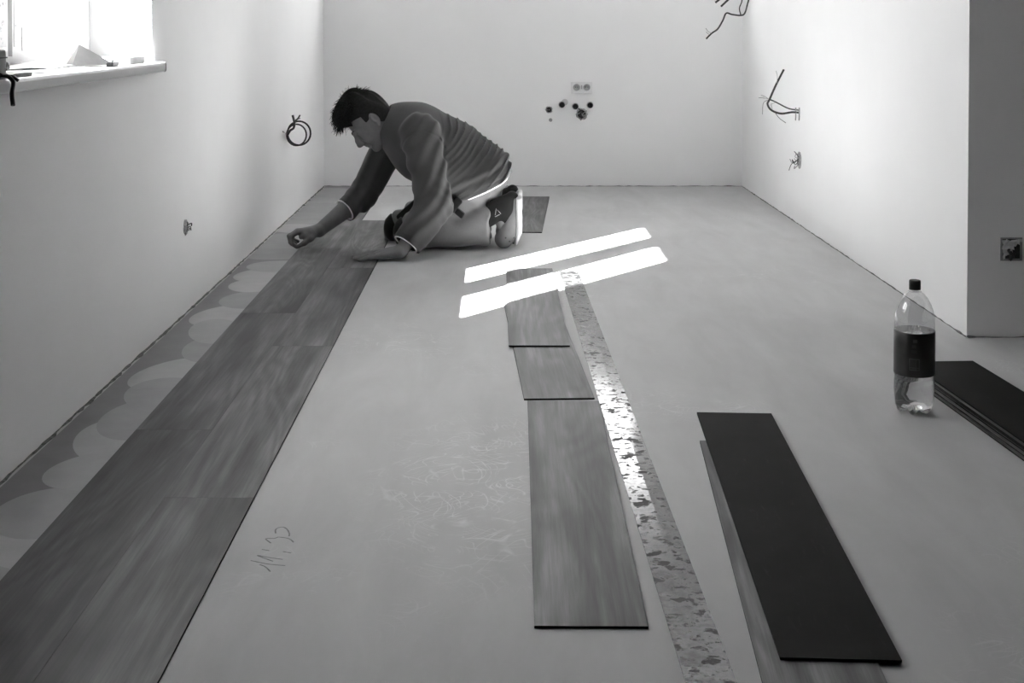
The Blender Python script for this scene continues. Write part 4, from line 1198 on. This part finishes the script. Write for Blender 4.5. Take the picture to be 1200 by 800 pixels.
# ---------------------------------------------------------------- socks and clogs
def foot(dy, dx, dz=0.0):
    off = Vector((dx, dy, dz)); q = lambda x, y: pp(x, y, 5.70) + off
    K = Field(A3(q(588, 250)) - 0.15, A3(q(588, 250)) + 0.15, 0.004)
    K.cap(q(566, 255), q(590, 243), 0.052, 0.050, 0.01); K.cap(q(590, 243), q(600, 231), 0.046, 0.028, 0.02); K.cap(q(590, 246), q(598, 262), 0.042, 0.034, 0.02)
    sock = part('sock', K, M['sock'])
    c = q(597, 264)
    K = Field(A3(c) - 0.16, A3(c) + 0.16, 0.003)
    K.cap(q(601.5, 233), q(600, 256), 0.024, 0.036, 0.01, 1.1); K.cap(q(600, 256), q(597, 270), 0.038, 0.045, 0.015, 1.05)
    K.cap(q(597, 270), q(590.5, 279.5), 0.045, 0.042, 0.02, 1.08)
    K.cut(q(605.5, 260), (1, 0, 0.03)); K.cut((0, 0, 0.0012), (0, 0, -1))
    # the open throat of the clog
    K.cap(q(581, 247), q(590, 256), 0.040, 0.034, 0.008, sub=True)
    clog = part('clog', K, M['clog'])
    K = Field(A3(c) - 0.17, A3(c) + 0.17, 0.003)
    K.rbox(q(608.0, 252), (0.0120, 0.046, 0.083), 0.0115, None)
    K.ell(q(607.2, 273), (0.0125, 0.049, 0.056), (Vector((0.97, 0, -0.2)), Vector((0, 1, 0)), Vector((0.2, 0, 0.97))), 0.014)
    K.rbox(q(608.4, 238), (0.0125, 0.040, 0.030), 0.0115, None, 0.01)
    K.cut((0, 0, 0.001), (0, 0, -1))
    part('clog_sole', K, M['clog_sole'], clog)
    for (x, y, r) in ((601.5, 276, 0.0065), (601.5, 283.5, 0.005), (592, 284.5, 0.0055), (592.5, 276.5, 0.004), (597, 281, 0.004), (586, 283, 0.004)):
        # vent holes lie on the near flank of the toe box
        base = q(x, y); h_ = 0.046
        bm = bmesh.new(); bmesh.ops.create_uvsphere(bm, u_segments=10, v_segments=6, radius=r)
        for vv in bm.verts: vv.co.y *= 0.35
        cx_ = pp(594, 274, 5.70) + off
        dd = Vector((base.x - cx_.x, 0, base.z - cx_.z)).length
        yy_ = -math.sqrt(max(0.0009, 0.0505 ** 2 - dd ** 2 * 0.9))
        bm_ = bm_mesh(bm); bm_.transform(Matrix.Translation(base + Vector((0, yy_ + 0.001, 0)) - Vector(MO)))
        link('vent_hole', bm_, M['black'], clog, True)
    return sock
sock_n = foot(0, 0)
sock_f = foot(0.225, 0.004)
# small triangle mark on the near sock
bm = bmesh.new()
tri = [pp(580, 254, 5.6445), pp(587, 250.5, 5.6455), pp(581.5, 244.5, 5.646)]
for a, b in zip(tri, tri[1:] + tri[:1]): add_tube(bm, [a - Vector(MO), a.lerp(b, 0.8) - Vector(MO)], 0.0013, 6)
link('logo_mark', bm_mesh(bm), M['box_plastic'], sock_n)

# ---------------------------------------------------------------- hair
K = Field(A3(hO) - 0.20, A3(hO) + 0.20, 0.003)
K.ell(H(0.010, 0, 0.078), (0.103, 0.086, 0.100), HA, 0.0)
K.ell(H(-0.034, 0, 0.020), (0.062, 0.075, 0.085), HA, 0.02)
K.ell(H(0.075, 0, 0.122), (0.048, 0.062, 0.040), HA, 0.025)
S, X, Y, Z = K.all()
px, py, pz = X - hO.x, Y - hO.y, Z - hO.z
qf = px * hf.x + py * hf.y + pz * hf.z; ql = px * hl.x + py * hl.y + pz * hl.z; qu = px * hu.x + py * hu.y + pz * hu.z
K.F += (0.0035 * np.sin(ql * 260 + 3 * wave_noise(X, Y, Z, 71, 30)) * np.clip(qu * 14, 0.2, 1) + 0.004 * wave_noise(X, Y, Z, 72, 55)).astype(np.float32)
line = (qf - 0.098) * 0.66 - (qu - 0.068) * 0.75
temple = np.maximum((qf - 0.030) * 0.9 - np.maximum(qu - 0.055, 0) * 2.2, -1)
K.F = np.maximum(K.F, np.where(np.abs(ql) > 0.045, np.maximum(line, temple), line) + 0.003 * wave_noise(X, Y, Z, 73, 60)).astype(np.float32)
for s in (-1, 1): K.ell(H(-0.002, 0.085 * s, 0.000), (0.023, 0.026, 0.036), HA, 0.004, sub=True)
hair = part('hair', K, M['hair'])
def strands():
    r = random.Random(5); bm = bmesh.new()
    def strand(root, d0, d1, L_, w):
        pts = [root, root + d0 * L_ * 0.4, root + d0 * L_ * 0.6 + d1 * L_ * 0.4]
        add_tube(bm, [p - Vector(MO) for p in pts], w, 4, 0.0004)
    for _ in range(1500):
        # roots over the top and the fringe
        th = r.uniform(-1.3, 1.3); al = r.uniform(0.05, 2.7)
        f = 0.02 + 0.104 * math.cos(al) * math.cos(th); l = 0.080 * math.sin(th); u = 0.085 + 0.088 * math.sin(al) * math.cos(th)
        nrm = (hf * (f / 0.109 ** 2) + hl * (l / 0.085 ** 2) + hu * ((u - 0.066) / 0.092 ** 2)).normalized()
        front = max(0.0, math.cos(al))
        jit = Vector((r.uniform(-1, 1), r.uniform(-1, 1), r.uniform(-1, 1))) * 0.35
        bk = max(0.0, -math.cos(al)); d0 = (nrm * (0.75 - 0.45 * bk - 0.35 * abs(math.sin(th))) + hf * (0.5 * front + 0.1 - 0.3 * bk) - hu * (0.1 * front + 0.6 * bk + 0.4 * abs(math.sin(th))) + jit).normalized()
        d1 = (hf * 0.6 * front - hu * (0.5 + 0.3 * front) + nrm * 0.3 + jit).normalized()
        if u < 0.062: continue
        strand(H(f, l, u) - nrm * 0.004, d0, d1, r.uniform(0.018, 0.044) * (1.0 + 0.35 * front), r.uniform(0.0016, 0.0032))
    for k in range(9):       # stray tuft on the crown
        strand(H(-0.025, -0.01 + 0.004 * k, 0.165), (hu * 0.9 - hf * 0.5 + hl * r.uniform(-.3, .3)).normalized(), (hu * 0.8 - hf * 0.7).normalized(), 0.034, 0.0018)
    for k in range(34):      # fringe hanging over the forehead
        l = r.uniform(-0.05, 0.05)
        strand(H(0.104, l, 0.100 + r.uniform(-.012, .02)), (hf * 0.9 - hu * 0.15 + hl * r.uniform(-.3, .3)).normalized(), (hf * 0.25 - hu * 0.9).normalized(), r.uniform(0.03, 0.046), 0.003)
    o = link('hair_strands', bm_mesh(bm), M['hair'], hair); o['kind'] = 'stuff'
strands()
for s in (-1, 1):
    tube('eyebrow', [H(0.112, 0.012 * s, 0.034) - Vector(MO), H(0.108, 0.028 * s, 0.040) - Vector(MO), H(0.095, 0.046 * s, 0.036) - Vector(MO)], 0.0036, M['brow'], man, 8, 0.0018)
